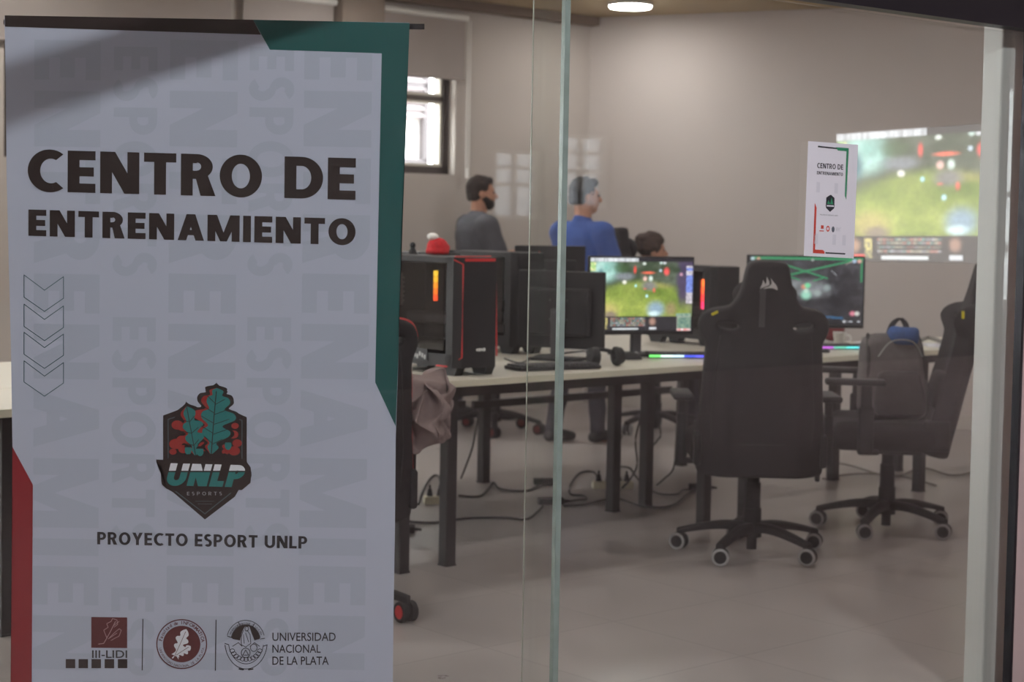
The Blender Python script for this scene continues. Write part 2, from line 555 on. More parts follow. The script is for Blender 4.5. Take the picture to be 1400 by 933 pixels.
def floor_material():
    m = mat('floor_tile', srgb(150, 140, 136), 0.42, spec=0.75)
    nt = m.node_tree; b = nt.nodes['Principled BSDF']
    tc = nt.nodes.new('ShaderNodeTexCoord')
    mp = nt.nodes.new('ShaderNodeMapping'); mp.inputs['Rotation'].default_value = (0, 0, -DESK_RZ)
    nt.links.new(tc.outputs['Object'], mp.inputs['Vector'])
    br = nt.nodes.new('ShaderNodeTexBrick')
    br.offset = 0.0; br.inputs['Scale'].default_value = 1.0
    br.inputs['Brick Width'].default_value = 0.6; br.inputs['Row Height'].default_value = 0.6
    br.inputs['Mortar Size'].default_value = 0.004; br.inputs['Mortar Smooth'].default_value = 0.4
    br.inputs['Color1'].default_value = (*srgb(156, 148, 145), 1); br.inputs['Color2'].default_value = (*srgb(151, 143, 140), 1)
    br.inputs['Mortar'].default_value = (*srgb(134, 126, 123), 1)
    nt.links.new(mp.outputs['Vector'], br.inputs['Vector'])
    n = nt.nodes.new('ShaderNodeTexNoise'); n.inputs['Scale'].default_value = 1.7; n.inputs['Detail'].default_value = 7; n.inputs['Roughness'].default_value = 0.65
    nt.links.new(tc.outputs['Object'], n.inputs['Vector'])
    r = nt.nodes.new('ShaderNodeMapRange'); r.inputs['From Min'].default_value = 0.3; r.inputs['From Max'].default_value = 0.7
    r.inputs['To Min'].default_value = 0.87; r.inputs['To Max'].default_value = 1.10
    nt.links.new(n.outputs['Fac'], r.inputs['Value'])
    sc = nt.nodes.new('ShaderNodeVectorMath'); sc.operation = 'SCALE'
    nt.links.new(br.outputs['Color'], sc.inputs[0]); nt.links.new(r.outputs['Result'], sc.inputs['Scale'])
    nt.links.new(sc.outputs['Vector'], b.inputs['Base Color'])
    r2 = nt.nodes.new('ShaderNodeMapRange'); r2.inputs['To Min'].default_value = 0.22; r2.inputs['To Max'].default_value = 0.40
    nt.links.new(n.outputs['Fac'], r2.inputs['Value']); nt.links.new(r2.outputs['Result'], b.inputs['Roughness'])
    return m

# floor and ceilings
mb = MB(); mb.box((1.0, 4.0, -0.05), (30, 30, 0.1))
tag(mb.build('floor', floor_material()), kind='structure')

# window wall (left): from the far corner towards the camera-left
UL = -u
NL = Vector((u.y, -u.x, 0))                          # faces into the room
if (EYEP - CN).dot(NL) < 0: NL = -NL
def wl(px, py):                                      # a picture point on the window wall: (distance from corner, height)
    q = on_plane(px, py, CN, NL)
    return (q - CN).dot(UL), q.z
wa, zb = wl(621, 239)
w1 = (wa, wa + 1.75, zb, 2.55)
w2a = wl(316, 10)[0]
wp0 = wl(512, 10)[0]; wp1 = wl(455, 10)[0]
w2 = (wp1 + 0.25, wp1 + 2.35, zb, 2.55)
w3 = (w2[1] + 0.7, w2[1] + 2.7, zb, 2.55)
w4 = (8.2, 10.6, 0.7, 2.75); w5 = (11.2, 14.4, 0.7, 2.75)  # both unseen, added to bring more daylight into the room
holes_l = [w1, w2, w3, w4, w5]
WL_END = 15.0
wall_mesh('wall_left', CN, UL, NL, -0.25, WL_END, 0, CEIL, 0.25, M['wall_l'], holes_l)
# projection wall (right) and the rest of the shell
NR = Vector((-W2.y, W2.x, 0))
if (EYEP - CN).dot(NR) < 0: NR = -NR
wall_mesh('wall_right', CN, W2, NR, -0.1, 8.0, 0, CEIL, 0.25, M['wall'])
E_R = CN + W2 * 7.7
E_F = P0 + U * ((E_R - P0).dot(U))

mb = MB()
poly = [CN + UL * WL_END, CN, CN + W2 * 8.0, P0 + U * 9.3, P0 - U * 9.5]
mb.prism([(p.x, p.y) for p in poly], CEIL, CEIL + 0.15, 'xy')
tag(mb.build('ceiling', M['ceil']), kind='structure')
# end wall on the camera's left
a, b = CN + UL * WL_END, P0 - U * 9.5
dd = (b - a); LL = dd.length; dd.normalize()
nn = Vector((dd.y, -dd.x, 0)); nn = nn if (EYEP - a).dot(nn) > 0 else -nn
wall_mesh('wall_end', a, dd, nn, 0, LL, 0, CEIL, 0.2, M['wall'])

# pier standing proud of the window wall between the blinds
mb = MB()
c = CN + UL * ((wp0 + wp1) / 2) + NL * 0.06
mb.box((c.x, c.y, CEIL / 2), (wp1 - wp0, 0.12, CEIL - 0.004), rz=DESK_RZ)
tag(mb.build('wall_pier', mat('pier_paint', srgb(138, 124, 114), 0.85, noise=0.04)), kind='structure')
# skirting on both walls
for nm, o, d, n, L in (('baseboard_left', CN, UL, NL, WL_END), ('baseboard_right', CN, W2, NR, 7.9)):
    mb = MB(); c = o + d * (L / 2) + n * 0.008
    mb.box((c.x, c.y, 0.05), (L, 0.016, 0.10), 0.004, rz=math.atan2(d.y, d.x))
    tag(mb.build(nm, mat('skirting_' + nm, srgb(190, 184, 178), 0.5)), kind='structure')
# cornice band where the window wall meets the ceiling
mb = MB(); c = CN + UL * (WL_END / 2) + NL * 0.05
mb.box((c.x, c.y, CEIL - 0.035), (WL_END, 0.10, 0.065), rz=DESK_RZ)
tag(mb.build('trim_cornice', mat('cornice_paint', srgb(120, 104, 92), 0.85)), kind='structure')

def local_window(name, w, idx):
    """aluminium sash window set in the wall opening w"""
    a0, a1, z0, z1 = w
    L = a1 - a0
    t = thing(name, None, None, CN + UL * a0 - NL * 0.10, math.atan2(UL.y, UL.x))
    t['kind'] = 'structure'
    f = MB(); fw = 0.055
    zc = (z0 + z1) / 2
    f.box((fw / 2, 0, zc), (fw, 0.06, z1 - z0)); f.box((L - fw / 2, 0, zc), (fw, 0.06, z1 - z0))
    f.box((L / 2, 0, z0 + fw / 2), (L, 0.06, fw)); f.box((L / 2, 0, z1 - fw / 2), (L, 0.06, fw))
    f.build('frame', mat('window_frame_dark', srgb(66, 58, 56), 0.5), t)
    s = MB()
    for zz in (z0 + 0.545, z0 + 1.05):
        s.box((L / 2, 0, zz), (L - 2 * fw, 0.045, 0.035))
    s.box((L / 2, 0, zc), (0.05, 0.05, z1 - z0 - 2 * fw))
    s.build('sash_bar', mat('window_sash_dark', srgb(80, 72, 66), 0.5), t)
    s2 = MB(); iw = 0.02
    for x0, x1 in ((fw, L / 2 - 0.025), (L / 2 + 0.025, L - fw)):
        for c0, c1 in ((z0 + fw, z0 + 0.5275), (z0 + 0.5625, z0 + 1.0325)):
            m_ = (x0 + x1) / 2; zc_ = (c0 + c1) / 2
            s2.box((x0 + iw / 2, 0.0, zc_), (iw, 0.03, c1 - c0)); s2.box((x1 - iw / 2, 0.0, zc_), (iw, 0.03, c1 - c0))
            s2.box((m_, 0, c0 + iw / 2), (x1 - x0 - 2 * iw, 0.03, iw)); s2.box((m_, 0, c1 - iw / 2), (x1 - x0 - 2 * iw, 0.03, iw))
    s2.build('inner_sash', mat('window_sash_pale', srgb(216, 210, 196), 0.5), t)
    g = MB(); g.box((L / 2, 0, zc), (L - 2 * fw, 0.006, z1 - z0 - 2 * fw)); g.build('pane', M['glass'], t)
    return t
for i, w in enumerate(holes_l): local_window('window_%d' % (i + 1), w, i)

# roller blinds
def blind(a0, a1, zbot, label):
    t = thing('roller_blind', label, 'blind', CN + UL * a0 + NL * 0.05, math.atan2(UL.y, UL.x), 'roller blinds on the window wall')
    L = a1 - a0
    mb = MB(); mb.box((L / 2, 0, (zbot + 2.86) / 2), (L, 0.004, 2.86 - zbot)); mb.build('fabric', M['blind'], t)
    mb = MB(); mb.cyl((0, 0, zbot), (L, 0, zbot), 0.011, n=12); mb.build('bottom_bar', M['blind'], t)
    mb = MB(); mb.cyl((-0.02, 0.0, 2.875), (L + 0.02, 0.0, 2.875), 0.022, n=16); mb.build('roller', M['white'], t)
    return t
bz = wl(600, 107)[1]
b1 = blind(wl(630, 60)[0], wp0 - 0.02 + 0.0, bz, 'grey roller blind half lowered over the window right of the banner')
# the chain of the first blind
ca, cz = wl(633, 240)
mb = MB(); mb.cyl((-0.035, -0.01, cz + 0.05), (-0.035, -0.01, 2.86), 0.004, n=8); mb.cyl((-0.06, -0.01, cz + 0.05), (-0.06, -0.01, 2.86), 0.004, n=8)
mb.build('chain', M['white'], b1)
mb = MB(); mb.cyl((-0.047, -0.01, cz - 0.02), (-0.047, -0.01, cz + 0.05), 0.014, n=12); mb.build('chain_weight', M['white'], b1)
blind(wp1 + 0.03, w2a - 0.06, bz, 'grey roller blind hanging above the right half of the banner')
blind(w2a + 0.03, w3[1] + 0.1, bz, 'grey roller blind hanging above the left half of the banner')
# neighbouring building outside
t = thing('neighbouring_building', 'white building with grey louvred shutters seen through the window', 'building', CN - NL * 4.6, math.atan2(UL.y, UL.x))
LB = 7.5
mb = MB(); mb.box((LB / 2 - 1, -0.22, 2.0), (LB + 2, 0.3, 10)); mb.build('facade', mat('white_render', srgb(236, 234, 230), 0.8, noise=0.03), t)
# shutters where the sight line through the window meets the facade
PB = CN - NL * 4.6
def wb(px, py):
    q = on_plane(px, py, PB + NL * 0.05, NL); return (q - PB).dot(UL), q.z
sa0, sz0 = wb(586, 222); sa1 = sa0 + 0.95
for k, off in enumerate((0.0, 1.7, 3.4, 5.1)):
    mbf = MB(); x0, x1 = sa0 + off, sa1 + off
    z0, z1 = sz0, sz0 + 1.6
    for xx in (x0 + 0.03, x1 - 0.03): mbf.box((xx, 0.0, (z0 + z1) / 2), (0.07, 0.08, z1 - z0))
    for zz in (z0, (z0 + z1) / 2, z1): mbf.box(((x0 + x1) / 2, 0.0, zz), (x1 - x0, 0.08, 0.06))
    sh = mbf.build('shutter', mat('shutter_frame', srgb(92, 86, 88), 0.6), t)
    ms = MB(); nsl = 16
    for i in range(nsl):
        zz = z0 + 0.45 + (z1 - z0 - 0.45) * (i + 0.5) / nsl
        ms.box(((x0 + x1) / 2, 0.01, zz), (x1 - x0 - 0.1, 0.05, 0.05), rx=R(35))
    ms.build('louvre', mat('shutter_louvre', srgb(150, 142, 144), 0.6), sh)

# ------------------------------------------------------------------ the glass front
zb_beam = 2.005
mb = MB(); c = P0 + U * 0.0
mb.box((c.x, c.y, zb_beam + 0.05), (19.0, 0.05, 0.10), rz=math.atan2(U.y, U.x))
tag(mb.build('trim_1', M['frame_black']), kind='structure')
wall_mesh('wall_front', P0 - NF * 0.045, U, -NF, -9.5, 9.4, CEIL, 7.0, 0.09, M['corr'])
mb = MB(); c = P0
mb.box((c.x, c.y, (zb_beam + 0.11 + CEIL) / 2), (18.8, 0.012, CEIL - zb_beam - 0.114), rz=math.atan2(U.y, U.x))
tag(mb.build('window_transom', M['glass']), kind='structure')

def facade_t(px, py=466, off=0.0):
    q = on_plane(px, py, P0 + NF * off, NF); return (q - P0).dot(U)
GR = math.atan2(U.y, U.x)
def pane(name, t0, t1, off, edge_side, ew, em, eth=None):
    th = 0.012
    t = thing(name, None, None, P0 + U * t0 + NF * off, GR); t['kind'] = 'structure'
    L = t1 - t0
    mb = MB(); mb.box((L / 2, 0, zb_beam / 2 + 0.006), (L, th, zb_beam - 0.02)); mb.build('glass_leaf', M['glass'], t)
    mb = MB(); x = ew / 2 if edge_side == 0 else L - ew / 2
    x += (-ew if edge_side == 0 else ew)
    mb.box((x, 0, zb_beam / 2 + 0.006), (ew, eth or th + 0.002, zb_beam - 0.02), 0.001); mb.build('polished_edge', em, t)
    return t
tA = facade_t(762)
tB = facade_t(722, off=-0.04)
pane('door_1', -9.3, tA, 0.0, 1, 0.016, M['gedge'])
tM = facade_t(1391)
pane('door_2', tB, tM - 0.012, -0.04, 0, 0.002, M['gedge2'], 0.004)
# black upright and the white jamb behind it
mb = MB(); c = P0 + U * (tM + 0.006)
mb.box((c.x, c.y, zb_beam / 2), (0.012, 0.026, zb_beam - 0.002), rz=GR)
tag(mb.build('trim_2', M['frame_black']), kind='structure')
ja, jb = facade_t(1358, off=-0.06), facade_t(1396, off=-0.06)
c = P0 + U * ((ja + jb) / 2) - NF * 0.095
mb = MB(); mb.box((c.x, c.y, CEIL / 2), (jb - ja, 0.07, CEIL - 0.004), 0.005, rz=GR)
tag(mb.build('trim_3', M['jamb']), kind='structure')
# solid wall right of the opening
wall_mesh('wall_front_side', P0 - NF * 0.01, U, -NF, tM + 0.0135, 9.4, 0, zb_beam, 0.02, mat('side_wall_paint', srgb(205, 184, 182), 0.85))

M['dim_pane'] = glass_mat(); M['dim_pane'].name = 'dim_glass'  # dark tint added to weaken the window light mirrored in the glass
for n_ in M['dim_pane'].node_tree.nodes:
    if n_.type == 'BSDF_TRANSPARENT': n_.inputs['Color'].default_value = (0.34, 0.35, 0.36, 1)
# ------------------------------------------------------------------ the corridor in front
CO = 8.5
PC = P0 + NF * CO
def refl_hit(px, py, off=0.0):
    """where the mirror image seen at (px,py) in the glass lies on the corridor's window wall"""
    d = ray(px, py)
    q = on_plane(px, py, P0 + NF * off, NF)
    r = d - 2 * d.dot(NF) * NF
    s = (CO - off - 0.0) / r.dot(NF)
    h = q + r * s
    return (h - P0).dot(U), h.z
def cw(x0, y0, x1, y1, off):
    a = refl_hit(x0, (y0 + y1) / 2, off)[0]; b = refl_hit(x1, (y0 + y1) / 2, off)[0]
    z1 = refl_hit((x0 + x1) / 2, y0, off)[1]; z0 = refl_hit((x0 + x1) / 2, y1, off)[1]
    return (min(a, b), max(a, b), z0, z1)
cwins = [cw(678, 205, 746, 300, 0.0), cw(768, 183, 838, 285, -0.04)]
if cwins[0][1] > cwins[1][0] - 0.1 and cwins[0][0] < cwins[1][1]:
    cwins[0] = (cwins[0][0], cwins[1][0] - 0.15, cwins[0][2], cwins[0][3])
print('CWINS', cwins)
extra = [(-8.0, -6.4, 1.0, 2.7)]
wall_mesh('wall_corridor', PC, U, -NF, -9.5, 16, 0, 7.0, 0.2, M['corr'], cwins + extra)
for i, w in enumerate(cwins + extra):
    t = thing('window_%d' % (i + 6), None, None, PC + U * w[0] + NF * 0.1, GR); t['kind'] = 'structure'
    L = w[1] - w[0]; f = MB(); zc = (w[2] + w[3]) / 2; H = w[3] - w[2]; fw = min(0.05, L * 0.06)
    for x in (fw / 2, L / 2, L - fw / 2): f.box((x, 0, zc), (fw, 0.05, H))
    for z in (w[2] + fw / 2, zc, zc + H / 4, w[3] - fw / 2): f.box((L / 2, 0, z), (L, 0.05, fw))
    f.build('frame', M['jamb'], t)
    if i < 2:
        g = MB(); g.box((L / 2, -0.03, zc), (L, 0.006, H)); g.build('pane', M['dim_pane'], t)
mb = MB(); pts = [P0 - U * 9.5 + NF * 0.05, P0 + U * 16 + NF * 0.05, P0 + U * 16 + NF * (CO + 0.1), P0 - U * 9.5 + NF * (CO + 0.1)]
mb.prism([(p.x, p.y) for p in pts], 7.0, 7.1, 'xy'); tag(mb.build('ceiling_corridor', M['corr']), kind='structure')

# ------------------------------------------------------------------ lights
def lamp(loc, r, e, col, label, light=True):
    t = thing('ceiling_lamp', label, 'lamp', loc, 0, 'round ceiling lamps')
    mb = MB(); mb.cyl((0, 0, -0.025), (0, 0, 0), r, r, 32); mb.build('housing', M['white'], t, True)
    mb = MB(); mb.cyl((0, 0, -0.034), (0, 0, -0.025), r * 0.92, r * 0.92, 32); mb.build('diffuser', mat('lamp_diffuser', (0.8, 0.8, 0.8), 0.5, emit=col, estr=e), t, True)
    return t
lq = on_z(862, 4, CEIL)
for i, (da, dp) in enumerate([(0, 0)] + [(-2.2 * a_ - (0.6 if b_ else 0.0), -2.2 * b_) for b_ in range(3) for a_ in range(6) if a_ + b_ > 0]):  # only the first lamp is in view; the rest are added to brighten the room
    q = Vector((lq.x, lq.y, 0)) + u * da + v * dp
    lamp((q.x, q.y, CEIL), 0.16, LAMP_E, (1.0, 0.97, 0.95),
         'white round ceiling lamp near the far corner' if i == 0 else 'white round ceiling lamp added out of view to brighten the room')
# the bright hall lamp behind the camera, whose light throws the door beam's shadow across the banner
q = Vector((-0.9, 3.8, 1.7)) + NF * 5.0 + Vector((0, 0, 0.55 * 5.0))
t = thing('hall_lamp', 'square white lamp hanging in the hall outside the glass', 'lamp', q, GR)
t.rotation_euler = (R(-29) * -1 * -1, 0, GR)
dq = (Vector((-0.9, 3.8, 1.7)) - q).to_track_quat('-Z', 'Y'); t.rotation_mode = 'QUATERNION'; t.rotation_quaternion = dq
mb = MB(); mb.box((0, 0, 0.04), (0.56, 0.34, 0.07), 0.01); mb.build('housing', M['white'], t)
mb = MB(); mb.box((0, 0, 0.0), (0.50, 0.28, 0.006)); mb.build('diffuser', mat('hall_lamp_glow', (0.8, 0.8, 0.8), 0.5, emit=(0.95, 0.97, 1.0), estr=HALL_E), t)
mb = MB(); mb.cyl((0, 0, 0.07), (0, 0, 0.3), 0.01, n=10); mb.build('hanger', M['silver'], t)
for nm_, t_ in (('wall_added_end', -9.5), ('wall_added_far', 15.9)):  # unseen end walls added to shut sky light out of the hall
    mb = MB(); c = P0 + U * t_ + NF * (CO / 2 + 0.1)
    mb.box((c.x, c.y, 3.5), (0.15, CO + 0.3, 7.0), rz=GR); tag(mb.build(nm_, M['corr']), kind='structure')
mb = MB(); pts = [P0 - U * 9.5 + NF * 0.15, P0 + U * 16 + NF * 0.15, P0 + U * 16 + NF * (CO + 0.1), P0 - U * 9.5 + NF * (CO + 0.1)]
mb.prism([(p.x, p.y) for p in pts], 0.0005, 0.004, 'xy'); tag(mb.build('floor_hall', mat('hall_floor', srgb(186, 166, 164), 0.5, noise=0.05, nscale=2)), kind='structure')
# ================================================================== THE ROLL-UP BANNER
BY = 3.80
def bp(px, py):
    q = on_y(px, py, BY); return (q.x, q.z)
ban = thing('roll_up_banner', 'tall white roll-up banner with green and red bands and dark lettering, behind the glass', 'banner', (0, BY, 0))
ink_dark = mat('ink_brown_black', srgb(40, 26, 24), 0.75)
ink_green = mat('ink_green', srgb(14, 82, 80), 0.75)
ink_red = mat('ink_red', srgb(138, 24, 34), 0.75)
ink_grey = mat('ink_pale_grey', srgb(176, 181, 198), 0.85)
ink_text = mat('ink_charcoal', srgb(42, 38, 42), 0.75)
ink_maroon = mat('ink_maroon', srgb(88, 28, 32), 0.75)
ink_white = mat('ink_white', srgb(220, 220, 228), 0.8)
ink_teal = mat('ink_teal', srgb(38, 118, 116), 0.75)
ink_rust = mat('ink_rust', srgb(150, 44, 40), 0.75)
ink_line = mat('ink_line_teal', srgb(70, 96, 100), 0.75)
sheet_m = mat('banner_fabric', srgb(184, 188, 206), 0.85, noise=0.015, nscale=5)

zbot = 0.07
ys = [20, 120, 240, 360, 480, 600, 720, 840, 933]
Ls = [(6, 22), (8, 120), (9, 240), (12, 360), (15, 480), (17, 610), (17, 720), (16, 840), (15, 933)]
Rs = [(560, 31), (556, 120), (552, 240), (548, 330), (545, 480), (541, 600), (540, 720), (538, 840), (537, 933)]
Lw = [bp(*p) for p in Ls]; Rw = [bp(*p) for p in Rs]
Lw.append((Lw[-1][0] - 0.002, zbot)); Rw.append((Rw[-1][0] - 0.003, zbot))
def lx(z, side):
    a = Lw if side == 'L' else Rw
    for (x0, z0), (x1, z1) in zip(a, a[1:]):
        if z1 <= z <= z0: return x0 + (x1 - x0) * (z0 - z) / (z0 - z1)
    return a[0][0] if z > a[0][1] else a[-1][0]
bm = bmesh.new()
rows = []
for (a, b) in zip(Lw, Rw):
    rows.append([bm.verts.new((a[0] + (b[0] - a[0]) * k / 12, 0.0, a[1] + (b[1] - a[1]) * k / 12)) for k in range(13)])
for r0, r1 in zip(rows, rows[1:]):
    for k in range(12): bm.faces.new((r0[k], r1[k], r1[k + 1], r0[k + 1]))
me = bpy.data.meshes.new('sheet'); bm.to_mesh(me); bm.free()
so = mesh_obj('printed_sheet', me, sheet_m, ban)
md = so.modifiers.new('s', 'SOLIDIFY'); md.thickness = 0.0006; md.offset = -1.0
for p in me.polygons:
    pass
# make sure the sheet thickens away from the camera
if me.polygons[0].normal.y > 0: md.offset = 1.0
INK = -0.0006
# top and bottom hardware
tl, tr = bp(4, 26), bp(580, 34.5)
mb = MB(); mb.cyl((tl[0], 0.010, tl[1] - 0.006), (tr[0], 0.010, tr[1] - 0.002), 0.0065, n=16); mb.build('top_rail', M['blackp'], ban, True)
mb = MB(); mb.cyl(((tl[0] + tr[0]) / 2, 0.03, 0.06), ((tl[0] + tr[0]) / 2, 0.03, tr[1] - 0.01), 0.008, n=12); mb.build('support_pole', M['silver'], ban, True)
mb = MB(); xc = (Lw[-1][0] + Rw[-1][0]) / 2; mb.box((xc, 0.01, 0.04), (1.0, 0.09, 0.075), 0.015)
mb.box((xc - 0.35, 0.02, 0.004), (0.03, 0.3, 0.008)); mb.box((xc + 0.35, 0.02, 0.004), (0.03, 0.3, 0.008)); mb.build('base_cassette', M['silver'], ban)

def pl(*pts): return [bp(*p) for p in pts]
# black band, green band, red band
flat_mesh('black_band', [pl((6.5, 21), (346, 27), (357, 47.5), (7, 36.5))], INK, ink_dark, ban)
rp = [q for q in Rw if q[1] <= bp(556, 60)[1] and q[1] > bp(541, 585)[1]]
green = [bp(346, 27), bp(560, 31.5)] + rp + [bp(541, 583)]
inner = [bp(513, 523), bp(522, 73), bp(369, 68)]
flat_mesh('green_band', [[bp(346, 27), (Rw[0][0], bp(560, 31.5)[1]), bp(522, 73), bp(369, 68)], [bp(522, 73), (Rw[0][0], bp(560, 31.5)[1])] + rp[:] + [bp(541, 583), bp(513, 523)]], INK, ink_green, ban)
zr1 = 0.26
flat_mesh('red_band', [[(lx(bp(17, 612)[1], 'L'), bp(17, 611)[1]), bp(45, 663), bp(43, 933), (bp(43, 933)[0], zbot + 0.0), (Lw[-1][0], zbot), Lw[-2], Lw[-3], Lw[-4]],
                       [(bp(43, 933)[0], zbot), (bp(43, 933)[0], zbot + 0.055), (Lw[0][0] + 0.30, zbot + 0.055), (Lw[0][0] + 0.32, zbot)]], INK, ink_red, ban)

# pale vertical watermark words, letters turned a quarter clockwise
def vert_word(s, x0, x1, ya, yb, w, gap):
    ps, L = layout(s, w, gap)
    zA, zB = bp((x0 + x1) / 2, ya)[1], bp((x0 + x1) / 2, yb)[1]
    xa, xb = bp(x0, 466)[0], bp(x1, 466)[0]
    out = [[(xa + (xb - xa) * q[1], zA + (zB - zA) * q[0] / L) for q in p] for p in ps]
    f = lambda pt: pt[1] - (zbot + 0.01)
    return [c for c in (clip_poly(p, f) for p in out) if len(c) >= 3]
wm = []
for x0, x1 in ((46, 136), (230, 322), (412, 504)):
    wm += vert_word('ENTRENAMIENTO', x0, x1, 55, 1085, 0.26, 0.17)
for x0, x1 in ((154, 213), (338, 398)):
    for k in range(3):
        wm += vert_word('ESPORTS', x0, x1, 64 + 370 * k, 378 + 370 * k, 0.24, 0.16)
flat_mesh('watermark_lettering', wm, INK * 0.6, ink_grey, ban)

# headings
def heading(s, bl, br, cap, w, gap, m, name, stretch=1.0):
    ps, L = layout(s, w, gap)
    (xa, za), (xb, zb_) = bp(*bl), bp(*br)
    dx, dz = xb - xa, zb_ - za
    capw = (bp(bl[0], bl[1] - cap)[1] - za)
    # one part per word
    x, cuts, i0 = 0.0, [], 0
    for wd in s.split(' '):
        _, wl_ = layout(wd, w, gap); cuts.append((x, x + wl_)); x += wl_ + gap + 0.28 + gap
    for c0, c1 in cuts:
        pw = [p for p in ps if c0 - 0.02 <= sum(q[0] for q in p) / len(p) <= c1 + 0.02]
        flat_mesh(name, [[(xa + dx * q[0] / L, za + dz * q[0] / L + capw * q[1]) for q in p] for p in pw], INK * 1.6, m, ban)
heading('CENTRO DE', (38, 261.5), (486, 273.5), 57, 0.255, 0.10, ink_dark, 'title_lettering')
heading('ENTRENAMIENTO', (39, 322.5), (486, 335.5), 36, 0.265, 0.115, ink_dark, 'subtitle_lettering')
heading('PROYECTO ESPORT UNLP', (133, 744.5), (420, 750.5), 17, 0.225, 0.13, ink_text, 'project_lettering')

# four outlined chevrons
ch = []
for dy, dy2 in ((0, 0), (40, 40), (78.5, 78), (117.5, 116)):
    pts = [(33, 376 + dy), (61, 397 + dy), (87, 378.5 + dy), (87, 408 + dy2), (61, 426 + dy2), (33, 406.5 + dy2), (33, 376 + dy)]
    ch += stroke([bp(*p) for p in pts], 0.0016)
flat_mesh('chevron_outline', ch, INK * 1.6, ink_line, ban)

# ---- shield emblem; coordinates measured on a 4.241x enlargement from (180,500)
def e2(p): return bp(180 + p[0] / 4.241, 500 + p[1] / 4.241)
def E_(polys): return [[e2(q) for q in p] for p in polys]
def leaf(bx, by, tx, ty, lobes, grow=0.0):
    """oak leaf from base to tip; lobes = (t, halfwidth) pairs; returns (left half, right half)"""
    d = Vector((tx - bx, ty - by)); L = d.length; d.normalize(); n = Vector((-d.y, d.x))
    out = []
    for sgn in (1, -1):
        edge = []
        P = [(0.0, 6)]
        for t, w in lobes: P.append((t, w))
        P.append((1.0, 0))
        cm = catmull([(a, b + grow, 0) for a, b in P], 6)
        for c in cm: edge.append((bx + d.x * L * c.x + n.x * c.y * sgn, by + d.y * L * c.x + n.y * c.y * sgn))
        out.append((edge, sgn))
    return out
def leaf_polys(lf, bx, by, tx, ty):
    res = []
    for edge, s in lf:
        n = len(edge)
        ax = [(bx + (tx - bx) * i / (n - 1), by + (ty - by) * i / (n - 1)) for i in range(n)]
        res.append([[ax[i], ax[i + 1], edge[i + 1], edge[i]] for i in range(n - 1)])
    return res
lobes = [(0.10, 40), (0.17, 26), (0.28, 92), (0.36, 98), (0.43, 52), (0.54, 122), (0.63, 112), (0.68, 56), (0.78, 84), (0.86, 72), (0.89, 36), (0.96, 40)]
lobesB = [(a, b + 22) for a, b in lobes]
lobes2 = [(0.12, 30), (0.2, 22), (0.32, 66), (0.4, 66), (0.46, 34), (0.58, 74), (0.66, 62), (0.7, 30), (0.84, 44), (0.92, 34)]
lobes2B = [(a, b + 18) for a, b in lobes2]
shield = [(183, 290), (300, 246), (425, 240), (560, 250), (668, 300), (668, 560), (690, 590), (696, 640), (680, 682), (630, 705), (600, 760), (425, 893), (240, 735), (200, 712), (172, 675), (170, 625), (182, 600), (140, 545), (183, 550)]
cx0, cy0 = 430, 560
tri = [[(cx0, cy0), shield[i], shield[(i + 1) % len(shield)]] for i in range(len(shield))]
flat_mesh('emblem_shield', E_(tri) + [q for h in leaf_polys(leaf(462, 520, 492, 112, lobesB), 462, 520, 492, 96) for q in E_(h)] + [q for h in leaf_polys(leaf(372, 525, 318, 222, lobes2B), 372, 525, 316, 205) for q in E_(h)], INK * 1.2, ink_dark, ban)
inner_sh = [(215, 318), (300, 285), (430, 275), (560, 285), (636, 322), (636, 540), (215, 535)]
ink_slate = mat('ink_slate', srgb(74, 86, 92), 0.8)
for st_ in (stroke([(212, 535), (212, 312), (250, 300)], 6), stroke([(600, 305), (640, 318), (640, 540)], 6), stroke([(255, 730), (425, 860), (575, 740)], 6), stroke([(370, 787), (480, 787)], 3), stroke([(385, 803), (465, 803)], 3)):
    flat_mesh('emblem_outline', E_(st_), INK * 1.6, ink_slate, ban)
red_p = []
for cx_, cy_, r in ((265, 345, 34), (255, 455, 38), (290, 430, 30), (300, 485, 30), (240, 500, 22), (600, 350, 22), (590, 400, 30), (612, 450, 28), (595, 495, 34), (545, 500, 22), (420, 470, 34), (400, 395, 28), (540, 470, 16)):
    c_ = ell(cx_, cy_, r, r * 0.8, 0, 360, 14); red_p.append(c_[:-1])
flat_mesh('emblem_red_foliage', E_(red_p), INK * 1.6, ink_rust, ban)
lfB = leaf_polys(leaf(462, 515, 494, 126, lobesB), 462, 515, 494, 112)
lf1 = leaf_polys(leaf(462, 512, 494, 130, lobes), 462, 512, 494, 130)
flat_mesh('emblem_leaf_backing', E_(lfB[0] + lfB[1]), INK * 1.9, ink_dark, ban)
lobesR = [(a, b * 1.0) for a, b in lobes]; lobesRi = [(a, b * 0.62) for a, b in lobes]
hL, hR = (0, 1) if lf1[0][3][2][0] < lf1[1][3][2][0] else (1, 0)
flat_mesh('emblem_leaf_shade', E_(lf1[hL]), INK * 2.2, ink_rust, ban)
lfi = leaf_polys(leaf(462, 512, 494, 130, lobesRi), 462, 512, 494, 130)
flat_mesh('emblem_leaf', E_(lf1[hR] + lfi[hL]), INK * 2.5, ink_teal, ban)
s1 = leaf_polys(leaf(372, 520, 320, 236, lobes2), 372, 520, 320, 236)
s2 = leaf_polys(leaf(372, 520, 320, 236, [(a, b * 0.6) for a, b in lobes2]), 372, 520, 320, 236)
hL2, hR2 = (0, 1) if s1[0][3][2][0] < s1[1][3][2][0] else (1, 0)
flat_mesh('emblem_small_leaf_shade', E_(s1[hL2]), INK * 2.2, ink_rust, ban)
flat_mesh('emblem_small_leaf', E_(s1[hR2] + s2[hL2]), INK * 2.5, ink_teal, ban)
